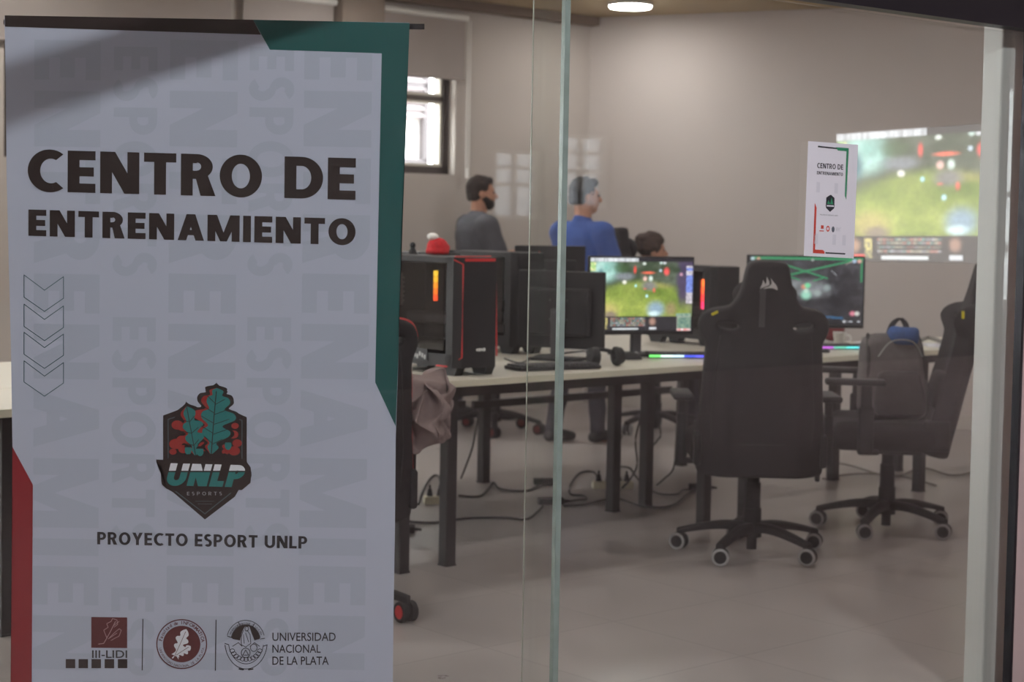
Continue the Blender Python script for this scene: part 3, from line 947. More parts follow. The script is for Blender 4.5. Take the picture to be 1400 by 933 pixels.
for cx_, cy_ in ((328, 490), (398, 498), (560, 462)):
    flat_mesh('emblem_acorn', E_([ell(cx_, cy_, 20, 28, 0, 360, 14)[:-1]]), INK * 2.8, ink_teal, ban)
veins = stroke([(462, 515), (478, 300), (492, 150)], 5)
for t_, l_ in ((0.15, 60), (0.3, 85), (0.45, 90), (0.6, 80), (0.75, 55)):
    x_, y_ = 462 + 30 * t_, 515 - 385 * t_
    veins += stroke([(x_, y_), (x_ + l_, y_ - 30)], 3.5) + stroke([(x_, y_ - 8), (x_ - l_ * 0.8, y_ - 50)], 3.5)
for t_, l_ in ((0.2, 40), (0.45, 55), (0.68, 40)):
    x_, y_ = 372 - 52 * t_, 520 - 284 * t_
    veins += stroke([(x_, y_), (x_ + l_ * 0.7, y_ - 34)], 3.5) + stroke([(x_, y_), (x_ - l_, y_ - 10)], 3.5)
veins += stroke([(372, 520), (320, 240)], 4) + stroke([(200, 548), (330, 520), (425, 545), (540, 515), (650, 560)], 12)
for cx_, cy_ in ((328, 474), (398, 482), (560, 446)):
    veins.append([(cx_ - 24, cy_), (cx_ + 24, cy_), (cx_ + 16, cy_ - 14), (cx_ - 16, cy_ - 14)])
flat_mesh('emblem_veins', E_(veins), INK * 3.1, ink_dark, ban)
# UNLP: slanted block letters, upper part white, lower part teal
ps, L = layout('UNLP', 0.30, 0.10)
def un(q, g=0): return (200 + (q[0] / L) * 440 + q[1] * 34 - 6, 694 - q[1] * 128 + q[0] / L * 12)
bk = []
for p in ps:
    P_ = [un(q) for q in p]
    mx = sum(q[0] for q in P_) / len(P_); my = sum(q[1] for q in P_) / len(P_)
    bk.append(P_)
back = [[(150 - 8, 552), (180, 600), (172, 640), (176, 690), (205, 716), (640, 722), (690, 680), (696, 620), (676, 572), (640, 556)]]
flat_mesh('emblem_ribbon', E_(back), INK * 3.4, ink_dark, ban)
zc_ = 618
flat_mesh('emblem_initials_lower', E_([c for c in (clip_poly(p, lambda t: t[1] - zc_) for p in bk) if len(c) > 2]), INK * 3.7, ink_teal, ban)
flat_mesh('emblem_initials_upper', E_([c for c in (clip_poly(p, lambda t: (zc_ - 8) - t[1]) for p in bk) if len(c) > 2]), INK * 3.7, ink_white, ban)
ps, L = layout('ESPORTS', 0.16, 0.55)
flat_mesh('emblem_small_lettering', E_([[(322 + q[0] / L * 202, 752 - q[1] * 20) for q in p] for p in ps]), INK * 3.7, mat('ink_mid_grey', srgb(150, 150, 156), 0.8), ban)

# ---- partner marks along the bottom
flat_mesh('institute_mark_square', [pl((125, 844), (174, 844.5), (174, 886.5), (125, 886))], INK * 1.4, ink_maroon, ban)
br = stroke([(135, 881), (142, 880), (150, 866), (158, 850)], 1.0)
for q in [[(146, 872), (142, 862), (148, 858), (146, 853), (152, 850), (154, 846), (160, 848), (161, 854), (156, 858)], [(150, 872), (156, 866), (163, 860), (166, 862), (163, 870), (157, 873), (152, 876)], [(149, 868), (155, 856), (163, 850)], [(148, 874), (160, 866)]]:
    br += stroke(q, 0.8)
flat_mesh('institute_mark_branch', [[bp(*q) for q in p] for p in br], INK * 1.8, mat('ink_pink_line', srgb(176, 140, 142), 0.8), ban)
flat_mesh('institute_mark_lettering', [[bp(*q) for q in p] for p in fit_polys(font_polys('III-LIDI', 0.012), 126, 174, 900, 889.5)], INK * 1.4, ink_text, ban)
for a in (90, 107.5, 125.2, 143.2, 161.2):
    flat_mesh('institute_mark_block', [pl((a, 901.5), (a + 13, 901.5), (a + 13, 914), (a, 914))], INK * 1.4, ink_dark, ban)
for dv in ([(195.5, 847), (194.5, 916.5)], [(295.5, 848), (294.5, 917)]):
    flat_mesh('divider_line', [[bp(*q) for q in p] for p in stroke(dv, 1.4)], INK * 1.4, ink_text, ban)
def pxs(polys): return [[bp(*q) for q in p] for p in polys]
sc_ = (248.5, 881)
ring = band(ell(*sc_, 34.8, 34.2, 0, 360, 60), ell(*sc_, 33.2, 32.6, 0, 360, 60))
flat_mesh('faculty_seal_ring', pxs(ring), INK * 1.4, ink_maroon, ban)
flat_mesh('faculty_seal_disc', pxs([ell(*sc_, 25.6, 25.0, 0, 360, 48)[:-1]]), INK * 1.4, ink_maroon, ban)
def ring_text(s, cx_, cy_, r, a0, a1, h, inward=False, off=0.0):
    adv = [0.62 if c_ == ' ' else (0.5 if c_ in 'tdlifrIíc' else 0.85 if c_ in 'MNO' else 0.7) for c_ in s]
    tot = sum(adv); x = 0; out = []
    for c_, w_ in zip(s, adv):
        a = R(a0 + (a1 - a0) * (x + w_ / 2) / tot); x += w_
        if c_ == ' ': continue
        for p in font_polys(c_, off):
            xm = w_ * 0.42
            q_ = []
            for (X, Y) in p:
                X = (X - xm) * h; Y = Y * h
                rr = (r + Y) if not inward else (r - Y)
                # letters stand outwards on the upper arc, inwards on the lower
                if not inward: px_, py_ = cx_ + math.cos(a) * rr - math.sin(a) * -X * -1 * -1, 0
                tang = Vector((-math.sin(a), math.cos(a))) * (-1 if not inward else 1)
                rad = Vector((math.cos(a), math.sin(a)))
                P_ = Vector((cx_, cy_)) + Vector((rad.x * rr, -rad.y * rr)) + Vector((tang.x * X, -tang.y * X))
                q_.append((P_.x, P_.y))
            out.append(q_)
    return out
flat_mesh('faculty_seal_lettering', pxs(ring_text('Facultad de INFORMATICA', *sc_, 27.2, 172, 6, 6.4, off=0.02) + ring_text('UNIVERSIDAD NACIONAL DE LA PLATA', *sc_, 31.6, 190, 350, 4.8, True)), INK * 1.4, ink_maroon, ban)
def px_leaf(bx, by, tx, ty, lb):
    r_ = leaf_polys(leaf(bx, by, tx, ty, lb), bx, by, tx, ty); return r_[0] + r_[1]
lb1 = [(0.1, 3), (0.2, 2.5), (0.3, 7), (0.38, 7), (0.45, 4), (0.57, 9), (0.66, 8), (0.71, 4.5), (0.82, 6), (0.92, 4)]
flat_mesh('faculty_seal_leaf', pxs(px_leaf(240, 897, 255, 860.5, lb1) + px_leaf(241, 897, 261, 884, [(a, b * 0.7) for a, b in lb1]) + stroke([(236, 900), (243, 893)], 1.6)), INK * 1.8, ink_white, ban)
flat_mesh('faculty_seal_vein', pxs(stroke([(238, 899), (246, 882), (254, 864)], 0.7) + stroke([(241, 896), (258, 885)], 0.7)), INK * 2.1, ink_maroon, ban)
# university coat of arms
uc = (337.5, 881)
cr = []
cr += band(ell(336, 876, 25.5, 27, 28, 152, 30), ell(336, 876, 24.4, 26, 28, 152, 30))
f_ = lambda rx, ry, a0, a1, w_=0.9, c_=(336, 876): stroke([(c_[0] + rx * math.cos(R(a0 + (a1 - a0) * i / 30)), c_[1] - ry * math.sin(R(a0 + (a1 - a0) * i / 30))) for i in range(31)], w_)
cr = f_(26, 27.5, 15, 165) + f_(20, 21.5, 10, 170) + f_(29, 38, 188, 352, 0.9, (336.5, 877)) + f_(24, 31, 190, 350, 0.8, (336.5, 877))
cr += stroke([(307.5, 880), (313, 882)], 1) + stroke([(365.5, 882), (360, 884)], 1) + stroke([(311, 870), (317, 872)], 1) + stroke([(362, 873), (356, 874)], 1) + stroke([(326, 851), (329, 857)], 1) + stroke([(348, 853), (345, 858)], 1)
for k in range(11):
    a_ = 200 + k * 14
    cr += f_(3.2, 2.6, 0, 360, 0.8, (336.5 + 20 * math.cos(R(a_)), 884 - 20 * math.sin(R(a_)) * 0.9))
cr += f_(6, 6.5, 0, 360, 1.0, (336, 893)) + stroke([(332, 896), (336, 889), (340, 896), (332, 896)], 1.0)
cr += stroke([(333, 862), (330, 870), (330, 882), (336, 885), (343, 880), (342, 868), (338, 862)], 0.9) + stroke([(336, 866), (340, 878)], 0.8) + stroke([(333, 868), (334, 880)], 0.8)
cr += stroke([(318, 884), (326, 879), (331, 884)], 0.9) + stroke([(355, 884), (348, 879), (342, 884)], 0.9) + stroke([(327, 915), (333, 916)], 1.6) + stroke([(340, 916), (346, 915)], 1.6)
cr += f_(4.5, 5, 0, 360, 0.9, (347, 886)) + f_(2.5, 3, 0, 360, 0.9, (337.5, 860)) 
flat_mesh('coat_of_arms_lines', pxs(cr), INK * 1.6, ink_text, ban)
dk = []
a_o = [(336 + 19.5 * math.cos(R(a)), 876 - 21 * math.sin(R(a))) for a in range(8, 173, 8)]
flat_mesh('coat_of_arms_sky', pxs([a_o + [(318, 874), (328, 876), (331, 864), (335, 857), (341, 857), (344, 866), (348, 876), (355, 874)]]), INK * 1.4, ink_dark, ban)
ringt = ring_text('UNIVERSIDAD NACIONAL DE LA PLATA', 336, 876, 21.5, 160, 20, 4.2)
flat_mesh('coat_of_arms_lettering', pxs(ringt), INK * 1.4, ink_text, ban)
tx = fit_polys(font_polys('UNIVERSIDAD', 0.006), 372.5, 459, 876.8, 865.2) + fit_polys(font_polys('NACIONAL', 0.006), 372.5, 438.5, 893, 881.8) + fit_polys(font_polys('DE LA PLATA', 0.006), 372.5, 449.5, 909.4, 898)
flat_mesh('university_lettering', pxs(tx), INK * 1.4, ink_text, ban)

# ================================================================== THE SMALL NOTICE ON THE GLASS
tN = facade_t(1136, 270)
qa = on_plane(1105, 193, P0 + NF * 0.0, NF)
def npl(px, py):          # notice picture point -> (along U, z) on the outer glass face
    q = on_plane(px, py, P0 + NF * -0.0335, NF); return ((q - P0).dot(U), q.z)
n0 = (npl(1136, 270)[0], 0)
pos = P0 + U * n0[0] + NF * -0.0335
notice = thing('paper_notice', 'white paper notice with green and red border bars, stuck on the glass before the projection', 'notice', pos, GR)
def nl(px, py): a = npl(px, py); return (a[0] - n0[0], a[1])
corners = [(1105, 193), (1173, 198), (1167, 353.5), (1099, 350)]
mb = MB(); mb.prism([nl(*c_) for c_ in corners], -0.0004, 0.0004); mb.build('paper_sheet', M['paper'], notice)
# layout frame in poster units: s across 0..1, t down 0..1
def nn_(s, t):
    a, b, c_, d = [nl(*q) for q in corners]
    return ((a[0] * (1 - s) + b[0] * s) * (1 - t) + (d[0] * (1 - s) + c_[0] * s) * t, (a[1] * (1 - s) + b[1] * s) * (1 - t) + (d[1] * (1 - s) + c_[1] * s) * t)
NI = -0.0009
def nflat(name, polys, m, k=1.0): flat_mesh(name, [[nn_(*q) for q in p] for p in polys], NI * k, m, notice)
n_dark = mat('print_black', srgb(44, 44, 52), 0.8); n_green = mat('print_green', srgb(60, 142, 104), 0.8); n_red = mat('print_red', srgb(206, 74, 60), 0.8)
nflat('black_bar', [[(0.19, 0.034), (0.57, 0.040), (0.57, 0.052), (0.19, 0.048)]], n_dark)
nflat('black_bar', [[(0.42, 0.958), (0.82, 0.958), (0.82, 0.970), (0.42, 0.970)]], n_dark)
nflat('green_bar', [[(0.55, 0.036), (0.81, 0.036), (0.81, 0.064), (0.59, 0.064)], [(0.765, 0.05), (0.81, 0.05), (0.80, 0.49), (0.765, 0.455)]], n_green)
nflat('red_bar', [[(0.17, 0.53), (0.21, 0.575), (0.21, 0.97), (0.17, 0.97)], [(0.17, 0.94), (0.37, 0.94), (0.40, 0.955), (0.40, 0.972), (0.17, 0.972)]], n_red)
def nword(s, s0, s1, t0, t1, w, gap):
    ps, L = layout(s, w, gap)
    return [[(s0 + (s1 - s0) * q[0] / L, t1 + (t0 - t1) * q[1]) for q in p] for p in ps]
nflat('title_lettering', nword('CENTRO DE', 0.19, 0.71, 0.184, 0.228, 0.2, 0.13) + nword('ENTRENAMIENTO', 0.19, 0.71, 0.255, 0.283, 0.2, 0.16), n_dark)
nflat('project_lettering', nword('PROYECTO ESPORT UNLP', 0.28, 0.64, 0.628, 0.638, 0.14, 0.2), n_dark)
nflat('emblem_shield', [[(0.395, 0.48), (0.47, 0.455), (0.49, 0.455), (0.56, 0.48), (0.565, 0.555), (0.56, 0.57), (0.48, 0.604), (0.40, 0.572), (0.39, 0.555)]], n_dark)
nflat('emblem_leaf', [[(0.41, 0.535), (0.44, 0.50), (0.475, 0.535)], [(0.475, 0.535), (0.50, 0.475), (0.535, 0.535)]], n_green, 1.4)
nflat('emblem_initials', [[(0.41, 0.545), (0.55, 0.545), (0.55, 0.558), (0.41, 0.558)]], ink_white, 1.4)
nflat('partner_marks', [[(0.31, 0.725), (0.365, 0.725), (0.365, 0.755), (0.31, 0.755)], [(0.28, 0.77), (0.37, 0.77), (0.37, 0.778), (0.28, 0.778)]] + band([(0.45 + 0.035 * math.cos(R(a)), 0.752 + 0.026 * math.sin(R(a))) for a in range(0, 361, 20)], [(0.45 + 0.02 * math.cos(R(a)), 0.752 + 0.014 * math.sin(R(a))) for a in range(0, 361, 20)]), n_red)
nflat('partner_seal', [[(0.555 + 0.03 * math.cos(R(a)), 0.755 + 0.026 * math.sin(R(a))) for a in range(0, 360, 20)]] + nword('UNIVERSIDAD', 0.61, 0.72, 0.738, 0.743, 0.12, 0.2) + nword('NACIONAL', 0.61, 0.69, 0.75, 0.755, 0.12, 0.2) + nword('DE LA PLATA', 0.61, 0.70, 0.762, 0.767, 0.12, 0.2), mat('print_grey', srgb(96, 100, 112), 0.8))
pf_ = mat('print_faint', srgb(216, 215, 224), 0.8)
for x in (0.19, 0.55, 0.75):
    for z_ in (0.35, 0.80): nflat('watermark_block', [[(x, z_), (x + 0.07, z_), (x + 0.07, z_ + 0.09), (x, z_ + 0.09)]], pf_)
# ================================================================== DESKS
def desk(a0, a1, p0, p1, label, legs, rails=True, rail_low=None, top_z=0.765, group=None):
    t = thing('computer_desk', label, 'desk', D(a0, p0), DESK_RZ, group)
    L, W = a1 - a0, p1 - p0
    mb = MB(); mb.box((L / 2, W / 2, top_z - 0.014), (L - 0.004, W, 0.028), 0.003); mb.build('desktop', M['desk'], t)
    mb = MB(); mb.box((L / 2, -0.0012, top_z - 0.014), (L - 0.006, 0.0024, 0.027)); mb.build('edge_band', M['deskedge'], t)
    fz = top_z - 0.028
    mb = MB()
    mb.box((L / 2, 0.035, fz - 0.021), (L - 0.03, 0.03, 0.042)); mb.box((L / 2, W - 0.035, fz - 0.021), (L - 0.03, 0.03, 0.042))
    mb.box((0.045, W / 2, fz - 0.021), (0.03, W - 0.1, 0.042)); mb.box((L - 0.045, W / 2, fz - 0.021), (0.03, W - 0.1, 0.042))
    mb.build('top_frame', M['blackm'], t)
    for (x, y) in legs:
        mb = MB(); mb.box((x, y, (fz - 0.0) / 2), (0.052, 0.052, fz), 0.004); mb.box((x, y, 0.004), (0.056, 0.056, 0.008), 0.002)
        mb.build('leg', M['blackm'], t)
    if rail_low:
        y, z = rail_low
        mb = MB(); mb.box((L / 2, y, z), (L - 0.06, 0.03, 0.04), 0.003); mb.build('stretcher', M['blackm'], t)
    return t
gF, gBk = 'front row of computer desks', 'rear row of computer desks'
desk(-1.95, -0.02, 0, 0.62, 'cream topped desk behind the banner, its right end leg showing beside the banner', [(1.72, 0.03), (1.72, 0.58), (0.05, 0.03), (0.05, 0.58)], group=gF)
desk(-0.02, 1.62, 0, 0.62, 'cream topped desk carrying the large red trimmed computer tower', [(0.03, 0.03), (1.50, 0.55), (0.05, 0.56), (1.585, 0.03)], group=gF)
desk(1.62, 3.45, 0, 0.62, 'cream topped desk behind the large black gaming chair', [(0.24, 0.03), (0.10, 0.56), (1.66, 0.03), (1.60, 0.56)], group=gF)
desk(3.45, 5.2, 0, 0.62, 'cream topped desk at the right with cables and the backpack chair in front', [(0.40, 0.03), (0.37, 0.56), (1.66, 0.03), (1.70, 0.56)], group=gF)
desk(-1.95, -0.25, 0.635, 1.68, 'cream topped rear desk hidden mostly behind the banner', [(0.1, 0.95), (1.55, 0.95)], rail_low=(0.95, 0.45), group=gBk)
desk(-0.25, 1.42, 0.635, 1.68, 'cream topped rear desk behind the red trimmed computer tower', [(1.54, 0.98), (1.60, 0.10), (0.05, 0.95)][0:1] + [(0.06, 0.96)], rail_low=(0.96, 0.44), group=gBk)
desk(1.42, 3.02, 0.635, 1.68, 'cream topped rear desk in front of the man in the blue shirt', [(0.13, 0.98), (1.50, 0.80)], rail_low=(0.96, 0.43), group=gBk)

# ================================================================== CHAIRS
def chair_base(t, yaw=0.0, accent=None, r=0.315, wr=0.037, hub_z=0.118):
    """five-star base with castors under thing t"""
    mb = MB(); mb.cyl((0, 0, 0.075), (0, 0, hub_z + 0.02), 0.042, 0.038, 24); mb.build('base_hub', M['blackp'], t, True)
    for k in range(5):
        a = yaw + 2 * PI * k / 5
        d = Vector((math.cos(a), math.sin(a), 0))
        prof = catmull([d * 0.02 + Vector((0, 0, hub_z)), d * 0.12 + Vector((0, 0, hub_z + 0.003)), d * 0.22 + Vector((0, 0, hub_z - 0.012)), d * (r + 0.01) + Vector((0, 0, 0.081))], 5)
        bm_ = MB(); n = Vector((-d.y, d.x, 0)); rings = []
        for i, p in enumerate(prof):
            tt = i / (len(prof) - 1); hw = 0.027 - 0.009 * tt; hh = 0.021 - 0.009 * tt
            rings.append([bm_.bm.verts.new(p + n * hw * sx + Vector((0, 0, hh * sz))) for sx, sz in ((-1, -1), (1, -1), (1, 0.5), (0.55, 1), (-0.55, 1), (-1, 0.5))])
        for q0, q1 in zip(rings, rings[1:]):
            for j in range(6): bm_.bm.faces.new((q0[j], q0[(j + 1) % 6], q1[(j + 1) % 6], q1[j]))
        bm_.bm.faces.new(rings[0]); bm_.bm.faces.new(rings[-1][::-1])
        bm_.build('base_arm', M['blackp'], t, True)
        # castor: twin wheels
        ca = a + (0.9, -0.7, 1.3, 0.4, -1.1)[k]
        w = Vector((math.cos(ca), math.sin(ca), 0)); ctr = d * r + Vector((0, 0, wr))
        c_ = MB(); c_.cyl(ctr + Vector((0, 0, 0.0)), (d * r) + Vector((0, 0, 0.082)), 0.011, n=12)
        c_.box(ctr + Vector((0, 0, 0.012)), (0.012, 0.045, 0.045), 0.004, rz=ca)
        co = c_.build('castor', M['blackp'], t)
        for s_ in (-1, 1):
            w_ = MB(); w_.cyl(ctr + w * (0.009 * s_), ctr + w * (0.030 * s_), wr, wr * 0.96, 24)
            w_.build('wheel', M['blackp'], co, True)
            w_ = MB()
            rim = MB(); q = w.to_track_quat('Z', 'Y').to_matrix().to_4x4()
            rim.torus((0, 0, 0), wr * 0.84, wr * 0.17, n=26, k=8)
            for v_ in rim.bm.verts: v_.co = Matrix.Translation(ctr + w * (0.0265 * s_)) @ q @ v_.co
            rim.build('wheel_rim', M['grey'] if accent is None else M['blackp'], co, True)
            if accent is not None:
                h_ = MB(); h_.cyl(ctr + w * (0.030 * s_), ctr + w * (0.0325 * s_), wr * 0.66, wr * 0.6, 20); h_.build('wheel_cap', accent, co, True)

def gas_column(t, top=0.37):
    mb = MB(); mb.cyl((0, 0, 0.02), (0, 0, 0.10), 0.022, n=18); mb.cyl((0, 0, 0.10), (0, 0, 0.20), 0.039, 0.039, 22); mb.cyl((0, 0, 0.20), (0, 0, 0.31), 0.034, n=22); mb.cyl((0, 0, 0.31), (0, 0, top + 0.02), 0.028, n=22)
    mb.build('gas_column', M['blackp'], t, True)

def mirror(h): return [(x, z) for x, z in h] + [(-x, z) for x, z in reversed(h) if x > 1e-6]

def gaming_chair(label, loc, rz, group=None, piping=None, logo=False, tags=None, accent=None, base_yaw=0.2, recline=6, lift=0.0, name='gaming_chair', arm_fwd=0.0, cushion=True, arm_up=0.0):
    t = thing(name, label, 'chair', loc, rz, group)
    chair_base(t, base_yaw, accent)
    gas_column(t, 0.36 + lift)
    mb = MB(); mb.box((0, 0.0, 0.385 + lift), (0.22, 0.30, 0.035), 0.008); mb.box((0, -0.16, 0.40 + lift), (0.30, 0.10, 0.03), 0.008)
    mb.build('seat_mechanism', M['blackm'], t)
    mb = MB(); mb.tube(catmull([(0.10, 0.06, 0.385 + lift), (0.22, 0.06, 0.385 + lift), (0.27, 0.06, 0.375 + lift), (0.285, 0.06, 0.345 + lift)], 4), 0.007); mb.box((0.285, 0.06, 0.335 + lift), (0.02, 0.03, 0.05), 0.006)
    mb.build('height_lever', M['blackp'], t)
    # seat pan with side bolsters
    bm_ = MB()
    bm_.box((0, 0.03, 0.455 + lift), (0.40, 0.50, 0.10), 0.03, seg=3)
    for s_ in (-1, 1):
        bm_.box((0.225 * s_, 0.03, 0.465 + lift), (0.12, 0.48, 0.135), 0.045, seg=3)
    bm_.box((0, 0.02, 0.412 + lift), (0.50, 0.46, 0.03), 0.01)
    me_ = remeshed(bm_.bm, 0.014, 3)
    mesh_obj('seat', me_, M['black'], t)
    # backrest
    H = 0.0
    half = [(0.0, 0.37), (0.225, 0.37), (0.258, 0.40), (0.266, 0.47), (0.258, 0.55), (0.246, 0.70), (0.237, 0.86), (0.234, 0.925), (0.246, 0.952), (0.262, 0.985), (0.259, 1.02), (0.237, 1.055), (0.20, 1.076), (0.150, 1.088), (0.126, 1.112), (0.104, 1.157), (0.091, 1.22), (0.081, 1.262), (0.055, 1.277), (0.0, 1.28)]
    out = catmull([(x, z, 0) for x, z in mirror(half)], 3, True)
    outl = [(p.x, p.y) for p in out]
    def hole(sx):
        pts = [(0.115, 0.990), (0.175, 0.996), (0.196, 1.008), (0.185, 1.022), (0.120, 1.020), (0.104, 1.005)]
        q = catmull([(x * sx, z, 0) for x, z in pts], 3, True); return [(p.x, p.y) for p in q]
    ca, sa = math.cos(R(recline)), math.sin(R(recline))
    def dfm(p):
        y = p.y
        wing = (0.05 + 0.018 * math.exp(-((p.z - 1.01) / 0.08) ** 2)) * max(0, (abs(p.x) - 0.13) / 0.12) ** 1.6
        if p.z > 1.1: wing *= 0.3
        y = y + wing
        z0 = 0.45
        dz = (p.z - z0)
        return Vector((p.x * 1.03, -0.235 + y * ca - dz * sa, z0 + dz * ca + y * sa + lift))
    backm = plate_mesh([outl, hole(1), hole(-1)], 0.085, 0.010, 0.010, dfm, 5)
    mesh_obj('backrest', backm, M['black'], t)
    def on_back(x, z, y=-0.046): return dfm(Vector((x, y, z)))
    # rear seams, panel and headrest strap
    mb = MB()
    for s_ in (-1, 1):
        mb.tube([on_back(0.2 * s_ * k1, z, -0.0425) for k1, z in ((1.0, 0.50), (1.03, 0.62), (0.98, 0.78), (0.94, 0.90), (0.9, 0.97))], 0.0022, 6)
    mb.tube([on_back(x, 0.515, -0.0425) for x in (-0.23, -0.1, 0, 0.1, 0.23)], 0.0025, 6)
    mb.build('rear_seam', M['blackm'], t)
    mb = MB(); mb.ribbon([on_back(-0.02, z, -0.045) for z in (1.01, 1.06, 1.12, 1.17)], 0.012, 0.0012); mb.build('headrest_strap', M['darkgrey'], t)
    bmh = MB(); bmh.sph((0, 0, 0), 1.0, (0.13, 0.045, 0.075), 24, 14)
    for v_ in bmh.bm.verts: v_.co = on_back(v_.co.x, 1.13 + v_.co.z, 0.06 + v_.co.y)
    if cushion: bmh.build('head_cushion', M['black'], t, True)
    else: bmh.bm.free()
    bml = MB(); bml.box((0, 0, 0), (0.30, 0.07, 0.17), 0.03, seg=3)
    for v_ in bml.bm.verts: v_.co = on_back(v_.co.x, 0.66 + v_.co.z, 0.06 + v_.co.y)
    bml.build('lumbar_cushion', M['black'], t, True)
    for s_ in (-1, 1):
        mb = MB(); mb.box((0.262 * s_, -0.19, 0.48 + lift), (0.03, 0.12, 0.14), 0.012); mb.build('recline_bracket', M['blackp'], t)
        ar = MB(); ar.box((0.25 * s_, arm_fwd * 0.6, 0.40 + lift), (0.14, 0.06, 0.02), 0.006); ar.box((0.315 * s_, arm_fwd * 0.8, 0.50 + lift), (0.04, 0.07, 0.22), 0.012); ar.box((0.315 * s_, arm_fwd * 0.8, 0.61 + lift + arm_up), (0.03, 0.05, 0.12), 0.008)
        ao = ar.build('armrest', M['blackp'], t)
        pd = MB(); pd.box((0.315 * s_, 0.02 + arm_fwd, 0.685 + lift + arm_up), (0.088, 0.27, 0.028), 0.012, seg=3); pd.build('armrest_pad', M['blackp'], ao, True)
    if piping:
        for s_ in (-1, 1):
            pts = [on_back(x * s_ * 1.0, z, -0.006) for x, z in half[2:18]]
            mb = MB(); mb.tube(catmull(pts, 3), 0.0065, 6); mb.build('piping', piping, t)
    if logo:
        # three bent sails
        def sail(x0, z0, w_, h_, lean):
            return [(x0, z0), (x0 + w_ * 0.35, z0 + h_ * 0.16), (x0 + w_, z0 + 0.0), (x0 + w_ * 0.92 + lean * 0.4, z0 + h_ * 0.5), (x0 + w_ * 0.55 + lean, z0 + h_), (x0 + w_ * 0.45 + lean * 0.3, z0 + h_ * 0.45)]
        polys = [[(-0.036, 1.158), (-0.020, 1.166), (0.0, 1.172), (0.018, 1.172), (0.038, 1.164), (0.033, 1.182), (0.018, 1.200), (0.008, 1.213), (0.013, 1.196), (0.010, 1.186), (0.001, 1.178), (-0.018, 1.172)],
                 [(-0.033, 1.168), (-0.022, 1.174), (-0.012, 1.178), (-0.014, 1.190), (-0.021, 1.206), (-0.024, 1.190)],
                 [(-0.016, 1.176), (-0.004, 1.181), (0.004, 1.186), (0.003, 1.198), (-0.008, 1.220), (-0.008, 1.198)]]
        bmm = bmesh.new()
        for p in polys:
            f_ = bmm.faces.new([bmm.verts.new(on_back(x, z, -0.0455)) for x, z in p])
        bmesh.ops.triangulate(bmm, faces=list(bmm.faces))
        me_ = bpy.data.meshes.new('sail_emblem'); bmm.to_mesh(me_); bmm.free()
        mesh_obj('sail_emblem', me_, mat('emblem_thread', srgb(196, 192, 192), 0.7), t)
    if tags:
        for (x, z, ang, *sd) in tags:
            mb = MB(); q = on_back(x, z, 0.0 if sd else -0.047); mb.box(q, (0.008, 0.012, 0.034) if sd else (0.03, 0.006, 0.011), 0.002, ry=R(ang)); mb.build('yellow_tag', M['yellow'], t)
    return t

def office_chair(label, loc, rz, group=None, base_yaw=0.2, accent=None, back_top=0.93):
    t = thing('office_chair', label, 'chair', loc, rz, group)
    chair_base(t, base_yaw, accent); gas_column(t, 0.37)
    mb = MB(); mb.box((0, 0, 0.40), (0.2, 0.24, 0.05), 0.01); mb.tube(catmull([(0, -0.08, 0.40), (0, -0.22, 0.40), (0, -0.29, 0.46), (0, -0.31, 0.62)], 5), 0.02); mb.build('seat_mechanism', M['blackm'], t, True)
    b_ = MB(); b_.box((0, 0.02, 0.47), (0.50, 0.48, 0.085), 0.04, seg=4); b_.build('seat', M['black'], t, True)
    half = [(0.0, 0.53), (0.17, 0.53), (0.21, 0.56), (0.235, 0.66), (0.24, 0.78), (0.23, back_top - 0.05), (0.19, back_top), (0.0, back_top + 0.012)]
    out = [(p.x, p.y) for p in catmull([(x, z, 0) for x, z in mirror(half)], 3, True)]
    dfm = lambda p: Vector((p.x, -0.27 + p.y - (p.z - 0.5) * 0.16 + 0.5 * p.x * p.x, p.z))
    mesh_obj('backrest', plate_mesh([out], 0.06, 0.010, 0.012, dfm, 4), M['black'], t)
    for s_ in (-1, 1):
        ar = MB(); ar.box((0.22 * s_, 0.0, 0.42), (0.16, 0.06, 0.02), 0.006); ar.box((0.295 * s_, 0.0, 0.53), (0.035, 0.07, 0.24), 0.01)
        ao = ar.build('armrest', M['blackp'], t)
        pd = MB(); pd.box((0.295 * s_, 0.03, 0.665), (0.09, 0.27, 0.03), 0.012, seg=3); pd.build('armrest_pad', M['blackp'], ao, True)
    return t

def floor_at(px, py): return on_z(px, py, 0.0)
# big chair in the middle, seen from behind, turned to the desk
c1 = floor_at(1027, 757)
gaming_chair('black gaming chair in mid floor, seen from behind, white sail emblem on its headrest', c1, R(-1.5), logo=True, tags=[(-0.205, 1.06, -25)], base_yaw=R(23.5))
# right-hand chair, side-on, carrying the backpack on its seat
c2 = floor_at(1211, 724)
C2R = R(82)
gaming_chair('side-on black gaming chair by the white jamb, yellow tags, backpack on its seat', c2, C2R, tags=[(-0.262, 1.03, 8, 1), (-0.20, 1.045, 30)], base_yaw=R(-58), recline=13, lift=0.0, arm_fwd=0.16, arm_up=0.035, cushion=False)
# red piped chair whose right edge shows beside the banner
c4 = Vector(((445 - 700) / F * 5.95, 5.95, 0))
gaming_chair('black gaming chair with red piping and red castors behind the right edge of the banner', c4, R(20), piping=M['red'], accent=M['red'], base_yaw=R(-35))
c5 = Vector((-1.90, 4.85, 0))
gaming_chair('black gaming chair with red side stripe at the extreme left edge behind the banner', c5, R(60), piping=M['red'], accent=M['red'], base_yaw=0.3)
# far side of the desks
c6 = floor_at(676, 591)
office_chair('low black chair with red castors on the far side of the desks', c6, R(190), base_yaw=R(8), accent=mat('dark_red_cap', srgb(96, 30, 32), 0.5), back_top=0.80)
c7 = floor_at(896, 590)
gaming_chair('black gaming chair in which the curly haired person sits', c7 + Vector((0, 0, 0)), R(-80), base_yaw=R(20), recline=3, lift=0.11)

